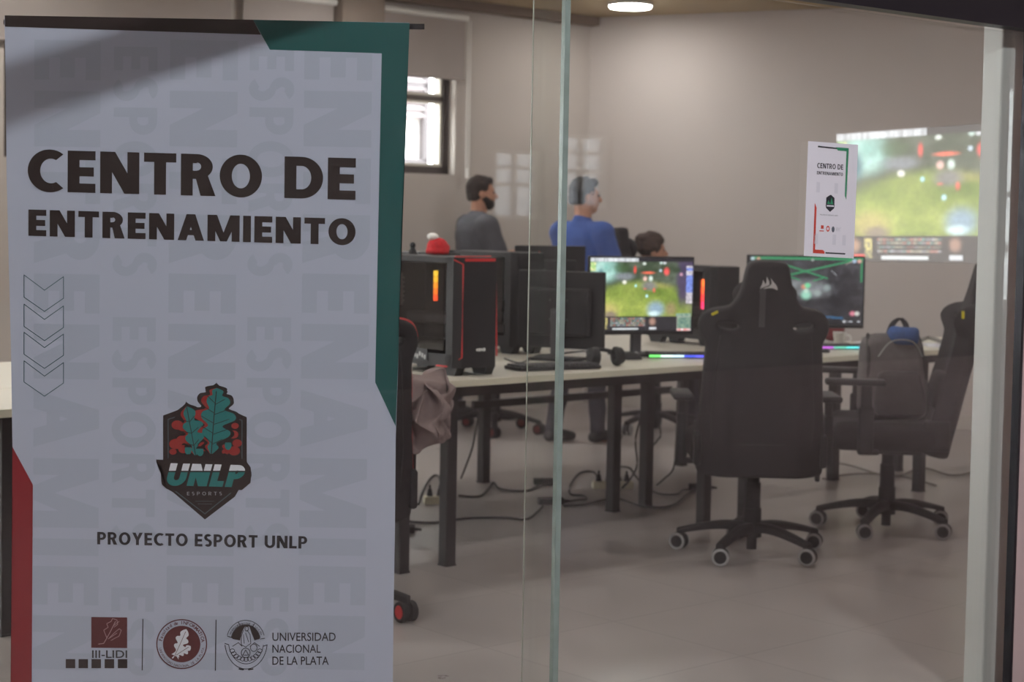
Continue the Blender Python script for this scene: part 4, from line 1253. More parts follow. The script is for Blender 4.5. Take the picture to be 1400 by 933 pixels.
# ================================================================== BACKPACK, CLOTH, JACKET
def noise3(p, s, seed=0.0):
    from mathutils import noise
    return noise.noise(Vector((p.x * s + seed, p.y * s - seed, p.z * s + 2 * seed)))
bpk = thing('backpack', 'grey backpack with a loop handle standing on the seat of the side-on gaming chair', 'backpack', c2, R(6))
def bag_shape(w, d, h, cx, cy, cz, bev, vox, lean):
    m_ = MB(); m_.box((0, 0, 0), (w, d, h), bev, seg=4)
    bmesh.ops.subdivide_edges(m_.bm, edges=m_.bm.edges[:], cuts=1, use_grid_fill=True)
    def df(p):
        t_ = (p.z + h / 2) / h
        k = 1.08 - 0.34 * max(0, t_ - 0.35) ** 1.4
        q = Vector((p.x * k, p.y * (1.12 - 0.4 * t_), p.z))
        q += Vector((1, 1, 0.4)) * 0.012 * noise3(q, 9, cx)
        q.y += lean * (q.z)
        return q + Vector((cx, cy, cz))
    return remeshed(m_.bm, vox, 2, df)
BX, BYy, BZ = 0.0, -0.02, 0.725
mesh_obj('main_compartment', bag_shape(0.30, 0.18, 0.40, BX, BYy, BZ, 0.06, 0.012, 0.10), M['bag'], bpk)
mesh_obj('front_pocket', bag_shape(0.22, 0.06, 0.21, BX, BYy - 0.118, BZ - 0.07, 0.025, 0.010, 0.10), M['bagd'], bpk)
mb = MB(); mb.ribbon(catmull([(BX - 0.02, BYy + 0.02, BZ + 0.17), (BX + 0.0, BYy + 0.015, BZ + 0.24), (BX + 0.035, BYy + 0.01, BZ + 0.27), (BX + 0.065, BYy + 0.015, BZ + 0.24), (BX + 0.075, BYy + 0.02, BZ + 0.17)], 4), 0.014, 0.004); 
mb.build('carry_handle', M['bagd'], bpk)
mb = MB()
for x in (-0.12, 0.12):
    mb.tube(catmull([(BX + x * 0.8, BYy + 0.07, BZ + 0.16), (BX + x, BYy + 0.0, BZ + 0.19), (BX + x * 1.1, BYy - 0.06, BZ + 0.05), (BX + x * 1.15, BYy - 0.05, BZ - 0.16)], 4), 0.009, 6)
mb.build('side_strap', M['bagd'], bpk)
mb = MB(); mb.tube(catmull([(BX - 0.10, BYy - 0.10, BZ + 0.10), (BX - 0.04, BYy - 0.10, BZ + 0.17), (BX + 0.06, BYy - 0.10, BZ + 0.17), (BX + 0.11, BYy - 0.10, BZ + 0.10)], 5), 0.003, 6); mb.build('zip', M['silver'], bpk)
def lump(name, label, cat, loc, size, seed, m, vox=0.012, amp=0.25, freq=10, rz=0.0, group=None):
    m_ = MB(); m_.box((0, 0, 0), size, min(size) * 0.38, seg=4)
    bmesh.ops.subdivide_edges(m_.bm, edges=m_.bm.edges[:], cuts=1, use_grid_fill=True)
    s_ = min(size)
    me_ = remeshed(m_.bm, vox, 1, lambda p: p + Vector((noise3(p, freq, seed), noise3(p, freq, seed + 5), noise3(p, freq, seed + 9))) * s_ * amp)
    o = mesh_obj(name, me_, m)
    o.location = loc; o.rotation_euler = (0, 0, rz)
    return tag(o, label, cat, group)
bl = Matrix.Rotation(R(6), 4, 'Z') @ Vector((BX + 0.04, BYy - 0.02, BZ + 0.19))
lump('blue_cloth', 'crumpled blue cloth on top of the grey backpack', 'cloth', c2 + bl, (0.135, 0.10, 0.09), 3.0, M['bluecloth'], 0.008, 0.16, 14)
# jacket over the armrest of the red piped chair
jp = on_y(580, 563, 5.95)
jk = lump('jacket', 'mauve jacket bunched over the arm of the red piped chair', 'jacket', jp, (0.17, 0.26, 0.23), 8.0, M['jacket'], 0.007, 0.42, 17)

# ================================================================== PCs, MONITORS AND SMALL THINGS ON THE DESKS
TOPZ = 0.765
def tower(label, loc, rz, w=0.215, h=0.49, d=0.48, trim=None, strip=None, lit_side=False, group='computer towers on the desks'):
    """front faces local -Y, glazed side faces local -X"""
    t = thing('computer_tower', label, 'computer', loc, rz, group)
    fh = 0.035
    shell = MB(); ft = 0.03; th = 0.006
    shell.box((0, 0, fh + th / 2), (w, d, th)); shell.box((0, 0, h - ft / 2), (w, d, ft), 0.006)
    shell.box((w / 2 - th / 2, 0, (h + fh) / 2), (th, d - 0.004, h - fh - th)); shell.box((0, d / 2 - th / 2, (h + fh) / 2), (w - 0.004, th, h - fh - th))
    shell.box((-w / 2 + 0.006, d / 2 - 0.015, (h + fh) / 2), (0.012, 0.03, h - fh)); shell.box((-w / 2 + 0.006, 0, fh + 0.03), (0.012, d, 0.05)); shell.box((-w / 2 + 0.006, -d / 2 + 0.02, (h + fh) / 2), (0.012, 0.045, h - fh))
    shell.build('case', M['blackp'], t)
    fr = MB(); c_ = 0.03; y0 = -d / 2 - 0.035
    fp = [(-w / 2 + 0.004, fh), (w / 2 - 0.004, fh), (w / 2 - 0.004, h - 0.004), (-w / 2 + 0.004, h - 0.004)]
    fr.prism([(-w / 2, -d / 2), (-w / 2 + 0.025, y0), (w / 2 - 0.025, y0), (w / 2, -d / 2)], fh - 0.0, h - 0.002, 'xy')
    fr.build('front_panel', M['blackp'], t)
    for x in (-w / 2 + 0.035, w / 2 - 0.035):
        for y in (-d / 2 + 0.03, d / 2 - 0.06):
            f_ = MB(); f_.prism([(y - 0.05, fh), (y + 0.06, fh), (y + 0.04, 0.0), (y - 0.03, 0.0)], x - 0.022, x + 0.022, 'yz'); f_.build('foot', M['blackp'], t)
    gl = MB(); gl.box((-w / 2 - 0.001, 0.005, (h + fh) / 2 + 0.02), (0.004, d - 0.10, h - fh - 0.10)); gl.build('side_glass', M['smoke'], t)
    mo = MB(); mo.box((w / 2 - 0.02, 0.04, (h + fh) / 2 + 0.04), (0.012, d - 0.2, h - 0.2)); mo.build('motherboard', mat('board_grey', srgb(58, 56, 56), 0.5, noise=0.3, nscale=30), t)
    gp = MB(); gp.box((0.01, 0.03, h * 0.46), (0.11, 0.28, 0.05), 0.012); gp.build('graphics_card', M['darkgrey'], t)
    ps_ = MB(); ps_.box((0.0, 0.1, fh + 0.055), (w - 0.03, 0.2, 0.09), 0.004); ps_.build('power_supply', M['blackm'], t)
    if lit_side:
        lb = MB(); lb.box((-w / 2 - 0.004, -0.03, fh + 0.045), (0.003, 0.10, 0.05)); 
        lb2 = lb.build('spec_label', mat('label_black', srgb(34, 32, 36), 0.5), t)
        lb = MB()
        for i_ in range(5): lb.box((-w / 2 - 0.006, -0.065 + 0.017 * i_, fh + 0.035 + 0.006 * (i_ % 3)), (0.001, 0.011, 0.018))
        lb.build('label_print', M['grey'], lb2)
        rs = MB()
        rs.box((-w / 2 + 0.03, 0.17, h * 0.70), (0.03, 0.028, 0.14), 0.003)
        for i_ in range(6): rs.box((-w / 2 + 0.03, 0.155, h * 0.60 + i_ * 0.02), (0.034, 0.012, 0.008))
        rs.build('radiator_block', M['silver'], t)
    if strip:
        y_, z0_, z1_, cols = strip
        n_ = len(cols)
        for i_, c__ in enumerate(cols):
            s_ = MB(); a_ = z0_ + (z1_ - z0_) * i_ / n_; b_ = z0_ + (z1_ - z0_) * (i_ + 1) / n_ - 0.002
            s_.box((-w / 2 + 0.02, y_, (a_ + b_) / 2), (0.012, 0.018, b_ - a_), 0.002)
            s_.build('memory_light', mat('led_%d' % len(bpy.data.materials), c__, 0.4, emit=c__, estr=1.3), t)
    if trim:
        tr_ = MB(); e = 0.0032
        A = [(-w / 2 + 0.001, -d / 2 - 0.004, h - 0.012), (-w / 2 + 0.024, y0 - 0.002, h - 0.03), (-w / 2 + 0.024, y0 - 0.002, fh + 0.045), (-w / 2 + 0.002, -d / 2 + 0.03, fh + 0.004), (-w / 2 - 0.002, -d / 2 + 0.10, fh + 0.004)]
        tr_.tube(A, e, 6); tr_.tube([(w / 2 - 0.01, -d / 2 - 0.01, h - 0.03), (w / 2 - 0.02, y0 - 0.002, fh + 0.045)], e, 6)
        tr_.tube([(w / 2 - 0.004, -d / 2 + 0.03, h + 0.001), (-w / 2 + 0.0, -d / 2 - 0.01, h + 0.001)], e * 1.0, 6)
        tr_.box((0.0, y0 + 0.012, h - 0.012), (w - 0.07, 0.03, 0.012))
        tr_.build('red_trim', trim, t)
        lg = MB()
        for i_ in range(4): lg.box((0.04 + 0.013 * i_ - 0.05, y0 - 0.0015, fh + 0.075), (0.009, 0.002, 0.009 + 0.004 * (i_ % 2)))
        lg.build('maker_mark', M['white'], t)
    return t

def smoke_glass():
    m = glass_mat(); m.name = 'smoked_glass'
    for n in m.node_tree.nodes:
        if n.type == 'BSDF_TRANSPARENT': n.inputs['Color'].default_value = (0.62, 0.60, 0.60, 1)
    return m
M['smoke'] = smoke_glass()
q1 = on_plane(653, 514, (0, 0, TOPZ), Vector((0, 0, 1)))
pt = q1 + v * 0.27 + u * 0.0
T1 = tower('large black computer tower with red trim and orange lights inside, beside the banner', (pt.x, pt.y, TOPZ), DESK_RZ, w=0.235, h=0.50, trim=M['red'],
      strip=(-0.10, 0.31, 0.44, [(1.0, 0.10, 0.02), (1.0, 0.22, 0.02), (1.0, 0.36, 0.02), (1.0, 0.55, 0.03), (1.0, 0.65, 0.05)]), lit_side=True)
q2 = D(1.20, 1.14); T2 = tower('black computer tower with a green light behind the red trimmed tower', (q2.x, q2.y, TOPZ), DESK_RZ, h=0.50, strip=(-0.19, 0.33, 0.45, [(0.1, 0.75, 0.05)] * 3))
q3 = on_y(946, 400, 9.2); T3 = tower('black computer tower with a red light strip between the two lit screens', (q3.x, q3.y, TOPZ), DESK_RZ, w=0.22, h=0.43, d=0.46,
      strip=(-0.16, 0.20, 0.36, [(0.9, 0.03, 0.12), (1.0, 0.04, 0.04), (1.0, 0.10, 0.03), (1.0, 0.16, 0.03)]))
q4 = D(0.58, 1.04); tower('plain black computer tower directly behind the red trimmed one', (q4.x, q4.y, TOPZ), DESK_RZ, h=0.50)

# ---- painted screen contents as a fine mesh of coloured cells
def hsh(i, j, k=0):
    x = math.sin(i * 127.1 + j * 311.7 + k * 74.7) * 43758.5453
    return x - math.floor(x)
def sm(a, b, x):
    t = min(1, max(0, (x - a) / (b - a))); return t * t * (3 - 2 * t)
def vn(x, y, k=0):
    i, j = math.floor(x), math.floor(y); fx, fy = x - i, y - j
    fx, fy = fx * fx * (3 - 2 * fx), fy * fy * (3 - 2 * fy)
    a = hsh(i, j, k) * (1 - fx) + hsh(i + 1, j, k) * fx; b = hsh(i, j + 1, k) * (1 - fx) + hsh(i + 1, j + 1, k) * fx
    return a * (1 - fy) + b * fy
def mixc(a, b, t): return tuple(a[i] + (b[i] - a[i]) * t for i in range(3))
def blob2(x, y, cx_, cy_, rx_, ry_, soft=0.6):
    d_ = math.hypot((x - cx_) / rx_, (y - cy_) / ry_); return 1 - sm(1 - soft, 1 + soft, d_)
def game(x, y):
    """x right 0..1, y down 0..1: a generic bright strategy-game view with panels"""
    n_ = vn(x * 9, y * 7, 1) * 0.6 + vn(x * 24, y * 18, 2) * 0.4
    g1 = vn(x * 5, y * 4.5, 21)
    grass = mixc((0.17, 0.26, 0.045), (0.46, 0.52, 0.15), min(1, max(0, (0.7 * g1 + 0.3 * n_ - 0.5) * 1.8 + 0.5)))
    c_ = grass
    c_ = mixc(c_, (0.62, 0.50, 0.24), 0.7 * blob2(x, y, 0.16, 0.72, 0.10, 0.10) + 0.45 * blob2(x, y, 0.70, 0.36, 0.14, 0.05))
    dark = mixc((0.02, 0.05, 0.05), (0.20, 0.22, 0.22), min(1, max(0, (n_ - 0.5) * 2.2 + 0.5)))
    fld = blob2(x, y, 0.50, 0.66, 0.50, 0.34, 0.12 + 0.10 * vn(x * 14, y * 12, 9))
    c_ = mixc(mixc(dark, (0.10, 0.15, 0.05), 0.45), c_, fld)
    c_ = mixc(c_, mixc((0.10, 0.16, 0.07), (0.24, 0.30, 0.08), n_), sm(0.10, 0.02, x) * 0.8)
    c_ = mixc(c_, mixc((0.30, 0.55, 0.50), (0.62, 0.85, 0.80), vn(x * 20, y * 8, 4)), 0.95 * blob2(x, y, 0.14, 0.17, 0.13, 0.15, 0.5))
    c_ = mixc(c_, (0.12, 0.26, 0.30), blob2(x, y, 0.10, 0.26, 0.03, 0.10))
    c_ = mixc(c_, (0.30, 0.32, 0.36), 0.9 * blob2(x, y, 0.33, 0.25, 0.09, 0.05))
    c_ = mixc(c_, (0.08, 0.16, 0.06), 0.7 * blob2(x, y, 0.30, 0.14, 0.07, 0.06))
    c_ = mixc(c_, (0.10, 0.07, 0.16), 0.9 * sm(0.86, 0.92, x + 0.06 * n_) * sm(0.78, 0.5, y))
    c_ = mixc(c_, (0.28, 0.22, 0.22), 0.8 * blob2(x, y, 0.20, 0.78, 0.06, 0.05))
    c_ = mixc(c_, (0.34, 0.46, 0.58), 0.95 * blob2(x, y, 0.64, 0.70, 0.08, 0.10)); c_ = mixc(c_, (0.75, 0.92, 0.95), 0.9 * blob2(x, y, 0.62, 0.76, 0.05, 0.035))
    c_ = mixc(c_, (0.42, 0.32, 0.20), 0.8 * blob2(x, y, 0.79, 0.70, 0.05, 0.09))
    c_ = mixc(c_, (0.28, 0.27, 0.30), 0.85 * blob2(x, y, 0.57, 0.38, 0.07, 0.06))
    for (a, b, rx_, ry_, cc) in ((0.43, 0.16, 0.012, 0.05, (0.85, 0.12, 0.10)), (0.56, 0.20, 0.06, 0.015, (0.95, 0.22, 0.14)), (0.74, 0.18, 0.025, 0.05, (0.95, 0.15, 0.15)), (0.53, 0.28, 0.018, 0.03, (0.9, 0.6, 0.55)), (0.585, 0.28, 0.018, 0.035, (0.75, 0.85, 0.8)),
                                 (0.33, 0.33, 0.018, 0.025, (0.98, 0.95, 0.88)), (0.44, 0.38, 0.010, 0.018, (0.5, 0.85, 0.95)), (0.55, 0.52, 0.012, 0.02, (0.6, 0.9, 1.0)), (0.62, 0.44, 0.012, 0.03, (0.8, 0.2, 0.15)), (0.53, 0.42, 0.015, 0.01, (0.8, 0.25, 0.2)),
                                 (0.68, 0.17, 0.012, 0.018, (0.7, 0.8, 0.9)), (0.52, 0.075, 0.016, 0.018, (0.9, 0.95, 0.9)), (0.685, 0.06, 0.014, 0.02, (0.7, 0.85, 0.8)), (0.72, 0.06, 0.014, 0.02, (0.8, 0.8, 0.85)), (0.885, 0.22, 0.015, 0.02, (0.7, 0.4, 0.5))):
        c_ = mixc(c_, cc, 0.95 * blob2(x, y, a, b, rx_, ry_))
    if y < 0.055:
        c_ = (0.03, 0.03, 0.04)
        if x < 0.46: c_ = mixc(c_, (0.80, 0.82, 0.86), 0.55 + 0.45 * hsh(int(x * 110), 3))
    if x < 0.05 and 0.06 < y < 0.18: c_ = mixc((0.25, 0.6, 0.2), (0.9, 0.8, 0.5), hsh(int(x * 60), int(y * 40)))
    if x > 0.94 and 0.10 < y < 0.62: c_ = mixc((0.05, 0.05, 0.12), (0.75, 0.7, 0.75) if hsh(0, int(y * 30)) > 0.5 else (0.3, 0.4, 0.9), 0.5 + 0.5 * hsh(int(x * 80), int(y * 60)))
    if y > 0.80:
        c_ = (0.035, 0.035, 0.045)
        if x > 0.14 and x < 0.20: pass
        c_ = mixc(c_, (0.55, 0.35, 0.25), 0.9 * blob2(x, y, 0.075, 0.875, 0.03, 0.05))
        if x < 0.13 and 0.945 < y < 0.985: c_ = (0.9, 0.12, 0.10)
        if 0.13 < x < 0.17 and 0.82 < y < 0.97: c_ = mixc((0.1, 0.1, 0.12), (0.8, 0.7, 0.3), hsh(int(x * 100), int(y * 45)))
        if 0.20 < x < 0.54 and 0.82 < y < 0.94 and int((y - 0.82) * 66) % 2 == 0:
            h_ = hsh(int(x * 48), int(y * 33), 5)
            c_ = mixc(c_, ((0.7, 0.35, 0.3), (0.65, 0.62, 0.5), (0.35, 0.6, 0.55), (0.7, 0.7, 0.75))[int(h_ * 3.99)], 0.25 + 0.6 * hsh(int(x * 96), int(y * 33), 6))
        if 0.22 < x < 0.47 and 0.955 < y < 0.98: c_ = (0.75, 0.78, 0.80)
        c_ = mixc(c_, (0.50, 0.32, 0.26), 0.9 * blob2(x, y, 0.61, 0.87, 0.03, 0.05))
        if 0.58 < x < 0.65 and 0.95 < y < 0.98: c_ = (0.7, 0.72, 0.76)
        if 0.85 < x < 0.99:
            c_ = mixc((0.10, 0.22, 0.20), (0.35, 0.45, 0.35), hsh(int(x * 90), int(y * 55), 8))
            if 0.84 < x < 0.86 or y < 0.815: c_ = (0.5, 0.5, 0.45)
            if y > 0.965: c_ = mixc((0.8, 0.3, 0.3), (0.9, 0.9, 0.9), hsh(int(x * 60), 1))
    if 0.84 < x < 0.99 and 0.755 < y <= 0.80: c_ = mixc((0.12, 0.25, 0.22), (0.4, 0.5, 0.4), hsh(int(x * 90), int(y * 55), 8))
    g_ = 0.82 + 0.36 * vn(x * 70, y * 50, 11) if y < 0.8 else 1.0
    return tuple(max(0, c) ** 1.25 * 1.3 * g_ for c in c_)
def desktop_pic(x, y):
    n_ = vn(x * 12, y * 8, 3) * 0.6 + vn(x * 30, y * 22, 7) * 0.4
    c_ = mixc((0.012, 0.012, 0.016), (0.10, 0.10, 0.12), n_ * n_ * (1.2 - y))
    c_ = mixc(c_, (0.30, 0.32, 0.34), 0.9 * blob2(x, y, 0.46, 0.48, 0.22, 0.13, 0.6) * n_ * 1.4)
    def line(x0, y0, x1, y1, w_):
        dx, dy = x1 - x0, y1 - y0; L2 = dx * dx + dy * dy
        t = max(0, min(1, ((x - x0) * dx + (y - y0) * dy) / L2))
        return math.hypot(x - x0 - t * dx, (y - y0 - t * dy) * 0.6) < w_
    g = (0.03, 0.28, 0.12)
    if line(0.05, 0.02, 0.98, 0.02, 0.012) or line(0.32, 0.12, 0.68, 0.31, 0.008) or line(0.34, 0.27, 0.93, 0.03, 0.009) or line(0.98, 0.05, 0.98, 0.35, 0.010) or line(0.34, 0.28, 0.44, 0.34, 0.006) or line(0.66, 0.30, 0.56, 0.35, 0.006): c_ = g
    if line(0.66, 0.88, 0.82, 0.90, 0.01): c_ = (0.03, 0.12, 0.25)
    for a, b, r_, cc in ((0.03, 0.03, 0.016, (0.6, 0.8, 0.85)), (0.08, 0.03, 0.014, (0.8, 0.4, 0.3)), (0.915, 0.05, 0.018, (0.5, 0.65, 0.9)), (0.96, 0.05, 0.018, (0.9, 0.45, 0.4)), (0.48, 0.44, 0.022, (0.75, 0.3, 0.2)), (0.51, 0.42, 0.024, (0.2, 0.8, 0.4)), (0.50, 0.56, 0.04, (0.4, 0.8, 0.62)), (0.50, 0.50, 0.02, (0.6, 0.85, 0.7)),
                         (0.91, 0.83, 0.022, (0.85, 0.25, 0.35)), (0.95, 0.83, 0.020, (0.8, 0.8, 0.75)), (0.84, 0.95, 0.012, (0.85, 0.85, 0.9)), (0.55, 0.04, 0.012, (0.5, 0.5, 0.5)), (0.68, 0.45, 0.03, (0.30, 0.36, 0.36)), (0.60, 0.53, 0.03, (0.36, 0.42, 0.42))):
        c_ = mixc(c_, cc, 0.95 * blob2(x, y, a, b, r_, r_ * 1.5))
    if 0.86 < x < 0.98 and 0.935 < y < 0.965 and hsh(int(x * 90), 2) > 0.35: c_ = (0.7, 0.72, 0.78)
    if line(0.72, 0.20, 0.76, 0.26, 0.004): c_ = (0.35, 0.36, 0.4)
    if line(0.84, 0.10, 0.90, 0.05, 0.004): c_ = (0.5, 0.4, 0.35)
    return c_
def picture_mesh(name, corners_, fn, nx, ny, m, parent):
    """corners_ = TL, TR, BR, BL as vectors"""
    bm_ = bmesh.new(); vs = []
    cl = []
    TL, TR, BR_, BL = [Vector(c) for c in corners_]
    for j in range(ny + 1):
        for i in range(nx + 1):
            s_, t_ = i / nx, j / ny
            vs.append(bm_.verts.new((TL * (1 - s_) + TR * s_) * (1 - t_) + (BL * (1 - s_) + BR_ * s_) * t_))
    lay = bm_.loops.layers.float_color.new('pic')
    for j in range(ny):
        for i in range(nx):
            f_ = bm_.faces.new((vs[j * (nx + 1) + i], vs[(j + 1) * (nx + 1) + i], vs[(j + 1) * (nx + 1) + i + 1], vs[j * (nx + 1) + i + 1]))
            c__ = fn((i + 0.5) / nx, (j + 0.5) / ny)
            for lp in f_.loops: lp[lay] = (*c__, 1)
    me_ = bpy.data.meshes.new(name); bm_.to_mesh(me_); bm_.free()
    return mesh_obj(name, me_, m, parent)
scr_m = vcol_mat('lit_screen', 0.42, 0.01, 0.25)
scr_dark = mat('screen_off', srgb(18, 18, 22), 0.2)
def monitor(label, loc, rz, w, h, zb, pic=None, group='computer monitors', tilt=0.0, stand=True, mark=None, roll_top=None):
    """panel from zb (above desk) up by h; screen faces local -Y"""
    t = thing('monitor', label, 'monitor', loc, rz, group)
    mb = MB(); mb.box((0, 0, zb + h / 2), (w, 0.022, h), 0.005); mb.box((0, 0.022, zb + h / 2 - 0.01), (w * 0.72, 0.03, h * 0.62), 0.014)
    mb.build('housing', M['blackp'], t)
    b_ = 0.009; y_ = -0.0116
    if pic:
        picture_mesh('screen', [(-w / 2 + b_, y_, zb + h - b_), (w / 2 - b_, y_, zb + h - b_), (w / 2 - b_, y_, zb + b_ * 2), (-w / 2 + b_, y_, zb + b_ * 2)], pic, 176, 100, scr_m, t)
    else:
        mb = MB(); mb.box((0, y_, zb + h / 2), (w - 2 * b_, 0.001, h - 3 * b_)); mb.build('screen', scr_dark, t)
    if stand:
        mb = MB(); mb.box((0, 0.05, (zb + h * 0.45) / 2 + 0.005), (0.055, 0.03, zb + h * 0.45), 0.008); mb.box((0, 0.035, zb + h * 0.42), (0.07, 0.04, 0.07), 0.006); mb.build('stand_neck', M['darkgrey'], t)
        mb = MB(); mb.box((0, 0.03, 0.008), (0.24, 0.19, 0.014), 0.006); mb.build('stand_base', M['blackp'], t)
    mk = MB()
    for dx_, dz_ in ((-0.045, -0.045), (0.045, -0.045), (-0.045, 0.045), (0.045, 0.045)): mk.cyl((dx_, 0.036, zb + h * 0.5 + dz_), (dx_, 0.039, zb + h * 0.5 + dz_), 0.005, n=12)
    mk.build('mount_screw', M['darkgrey'], t)
    if mark:
        mb = MB(); mb.box((mark[0], 0.013, zb + mark[1]), (0.004, 0.003, 0.06), 0.001, ry=R(18)); mb.build('red_stripe', M['red'], t)
    return t
def desk_pt(px, py, dz=0.0):
    q = on_z(px, py, TOPZ); return Vector((q.x, q.y, TOPZ + dz))
# B: game screen; C: desktop screen
YB = 8.25
bl_, br_ = on_y(802, 456, YB - 0.10), on_y(946, 459, YB + 0.10)
ctr = (bl_ + br_) / 2; wB = (br_.xy - bl_.xy).length; rzB = math.atan2(br_.y - bl_.y, br_.x - bl_.x)
hB = on_y(873, 351, YB).z - on_y(873, 458, YB).z
monitor('lit monitor showing a green game scene, with a dark stand', (ctr.x, ctr.y, TOPZ), rzB, wB, hB, ctr.z - TOPZ - 0.0, game)
YC = 8.75
bl_, br_ = on_y(1019, 447, YC - 0.06), on_y(1180, 450, YC + 0.02)
ctr = (bl_ + br_) / 2; wC = (br_.xy - bl_.xy).length; rzC = math.atan2(br_.y - bl_.y, br_.x - bl_.x)
hC = on_y(1100, 350, YC).z - on_y(1100, 449, YC).z
monitor('lit monitor with a dark desktop picture crossed by green lines', (ctr.x, ctr.y, TOPZ), rzC, wC, hC, ctr.z - TOPZ, desktop_pic)
# A: black back of a monitor, tapered by perspective
qa_ = D(1.12, 0.70)
YA = 7.95
bl_, br_ = on_y(709, 479, YA + 0.10), on_y(826, 474, YA - 0.10)
tl_ = on_y(700, 371, YA)
ctr = (bl_ + br_) / 2; wA = (br_.xy - bl_.xy).length; rzA = math.atan2(br_.y - bl_.y, br_.x - bl_.x)
hA = on_y(760, 371, YA).z - on_y(760, 477, YA).z
monitor('black monitor seen from the back, in front of the sliding glass edge', (ctr.x, ctr.y, TOPZ), rzA + PI, wA, hA, ctr.z - TOPZ, None)
YA2 = 8.9
l2, r2 = on_y(704, 336, YA2), on_y(800, 336, YA2 + 0.15)
ctr = (l2 + r2) / 2
monitor('black monitor seen from the back with a red stripe, below the man in blue', (ctr.x, ctr.y, TOPZ), math.atan2(r2.y - l2.y, r2.x - l2.x) + PI, (r2 - l2).length, 0.34, ctr.z - 0.34 - TOPZ, None, mark=(0.06, 0.28))

# keyboards
def keyboard(label, px, py, rz, w=0.42, glow=None):
    q = desk_pt(px, py)
    t = thing('keyboard', label, 'keyboard', (q.x, q.y, TOPZ), rz, 'keyboards on the desks')
    mb = MB(); mb.box((0, 0, 0.010), (w, 0.14, 0.016), 0.004); mb.build('body', M['blackp'], t)
    n_ = int(w / 0.02)
    mb = MB()
    for j_ in range(5):
        for i_ in range(n_):
            mb.box((-w / 2 + 0.016 + i_ * (w - 0.03) / (n_ - 1), -0.05 + j_ * 0.025, 0.022), (0.015, 0.018, 0.009), 0.002, seg=1)
    mb.build('keys', M['darkgrey'], t)
    if glow:
        k_ = len(glow)
        for i_, c__ in enumerate(glow):
            mb = MB(); x0_ = -w / 2 + w * i_ / k_; mb.box((x0_ + w / k_ / 2, -0.071, 0.012), (w / k_, 0.004, 0.009)); mb.build('light_bar', mat('key_glow_%d' % len(bpy.data.materials), c__, 0.4, emit=c__, estr=0.8), t)
    return t
keyboard('black keyboard with green, white, blue and violet glow in front of the game screen', 938, 489, R(8), 0.40, [(0.15, 0.8, 0.15), (0.6, 0.85, 0.8), (0.5, 0.75, 0.9), (0.05, 0.08, 0.6), (0.1, 0.1, 0.8), (0.4, 0.05, 0.7), (0.6, 0.1, 0.7)])
keyboard('black keyboard with a blue and green glow below the dark desktop screen', 1141, 477, R(12), 0.36, [(0.3, 0.05, 0.4), (0.4, 0.1, 0.5), (0.1, 0.4, 0.3), (0.1, 0.6, 0.6), (0.15, 0.3, 0.9)])
keyboard('unlit black keyboard lying near the glass edge', 756, 505, DESK_RZ - R(12), 0.42)
# mice, headset, cups and oddments
def mouse(label, px, py, rz=0.0):
    q = desk_pt(px, py); t = thing('computer_mouse', label, 'mouse', (q.x, q.y, TOPZ), rz)
    mb = MB(); mb.sph((0, 0, 0.0), 1.0, (0.034, 0.06, 0.036), 20, 12)
    bmesh.ops.bisect_plane(mb.bm, geom=mb.bm.verts[:] + mb.bm.edges[:] + mb.bm.faces[:], plane_co=(0, 0, 0.002), plane_no=(0, 0, -1), clear_outer=True)
    mb.build('shell', M['blackp'], t, True)
    mb = MB(); mb.cyl((-0.004, 0.03, 0.031), (0.004, 0.03, 0.031), 0.008, n=14); mb.build('scroll_wheel', M['grey'], t)
    return t
mouse('small black mouse beside the headset under the game screen', 862, 492, R(-70))
hs = desk_pt(828, 501)
t = thing('headset', 'black over-ear headset lying on the desk under the game screen', 'headphones', (hs.x, hs.y, TOPZ), R(25))
for s_ in (-1, 1):
    mb = MB(); mb.cyl((0.055 * s_, 0, 0.045), (0.082 * s_, 0, 0.050), 0.045, 0.036, 24); mb.torus((0.055 * s_, 0, 0.045), 0.032, 0.013, 'X'); mb.build('ear_cup', M['blackp'], t, True)
mb = MB(); mb.tube([(0.078 * math.cos(R(a)), 0.10 * math.sin(R(a)), 0.05 + 0.02 * math.sin(R(a))) for a in range(0, 181, 12)], 0.009, 8); mb.build('head_band', M['blackp'], t, True)
# cup and red packet under the dark screen
q = desk_pt(1150, 474)
t = thing('cup', 'small white cup behind the keyboard under the dark desktop screen', 'cup', (q.x, q.y + 0.05, TOPZ), 0)
mb = MB(); mb.cyl((0, 0, 0.0), (0, 0, 0.075), 0.028, 0.036, 24, caps=True); mb.build('body', M['white'], t, True)
mb = MB(); mb.torus((0.043, 0, 0.04), 0.02, 0.005, 'Y', 20, 6); mb.build('handle', M['white'], t, True)
q = desk_pt(1146, 468)
o = lump('red_bag', 'small dark red soft bag under the right end of the dark desktop screen', 'bag', (q.x, q.y + 0.12, TOPZ + 0.055), (0.12, 0.07, 0.11), 4.4, mat('dark_red_cloth', srgb(110, 30, 36), 0.8), 0.008, 0.15, 14)
# red cap with white top on the tower
q = on_y(598, 346, 7.42)
t = thing('plush_cap', 'small red soft cap with a white bobble on top of the red trimmed computer', 'cap', (q.x, q.y, TOPZ + 0.50), 0.2)
m_ = MB(); m_.sph((0, 0, 0.035), 0.048, (1, 1, 0.85)); m_.sph((0.015, 0.01, 0.03), 0.044, (1.0, 1, 0.7)); m_.torus((0, 0, 0.015), 0.040, 0.014)
mesh_obj('cap', remeshed(m_.bm, 0.006, 2, lambda p: p + Vector((0, 0, 1)) * 0.004 * noise3(p, 60, 1)), M['redp'], t)
m_ = MB(); m_.sph((-0.022, -0.004, 0.078), 0.022, (1.2, 1, 0.8)); mesh_obj('bobble', remeshed(m_.bm, 0.004, 1), M['whitefab'], t)
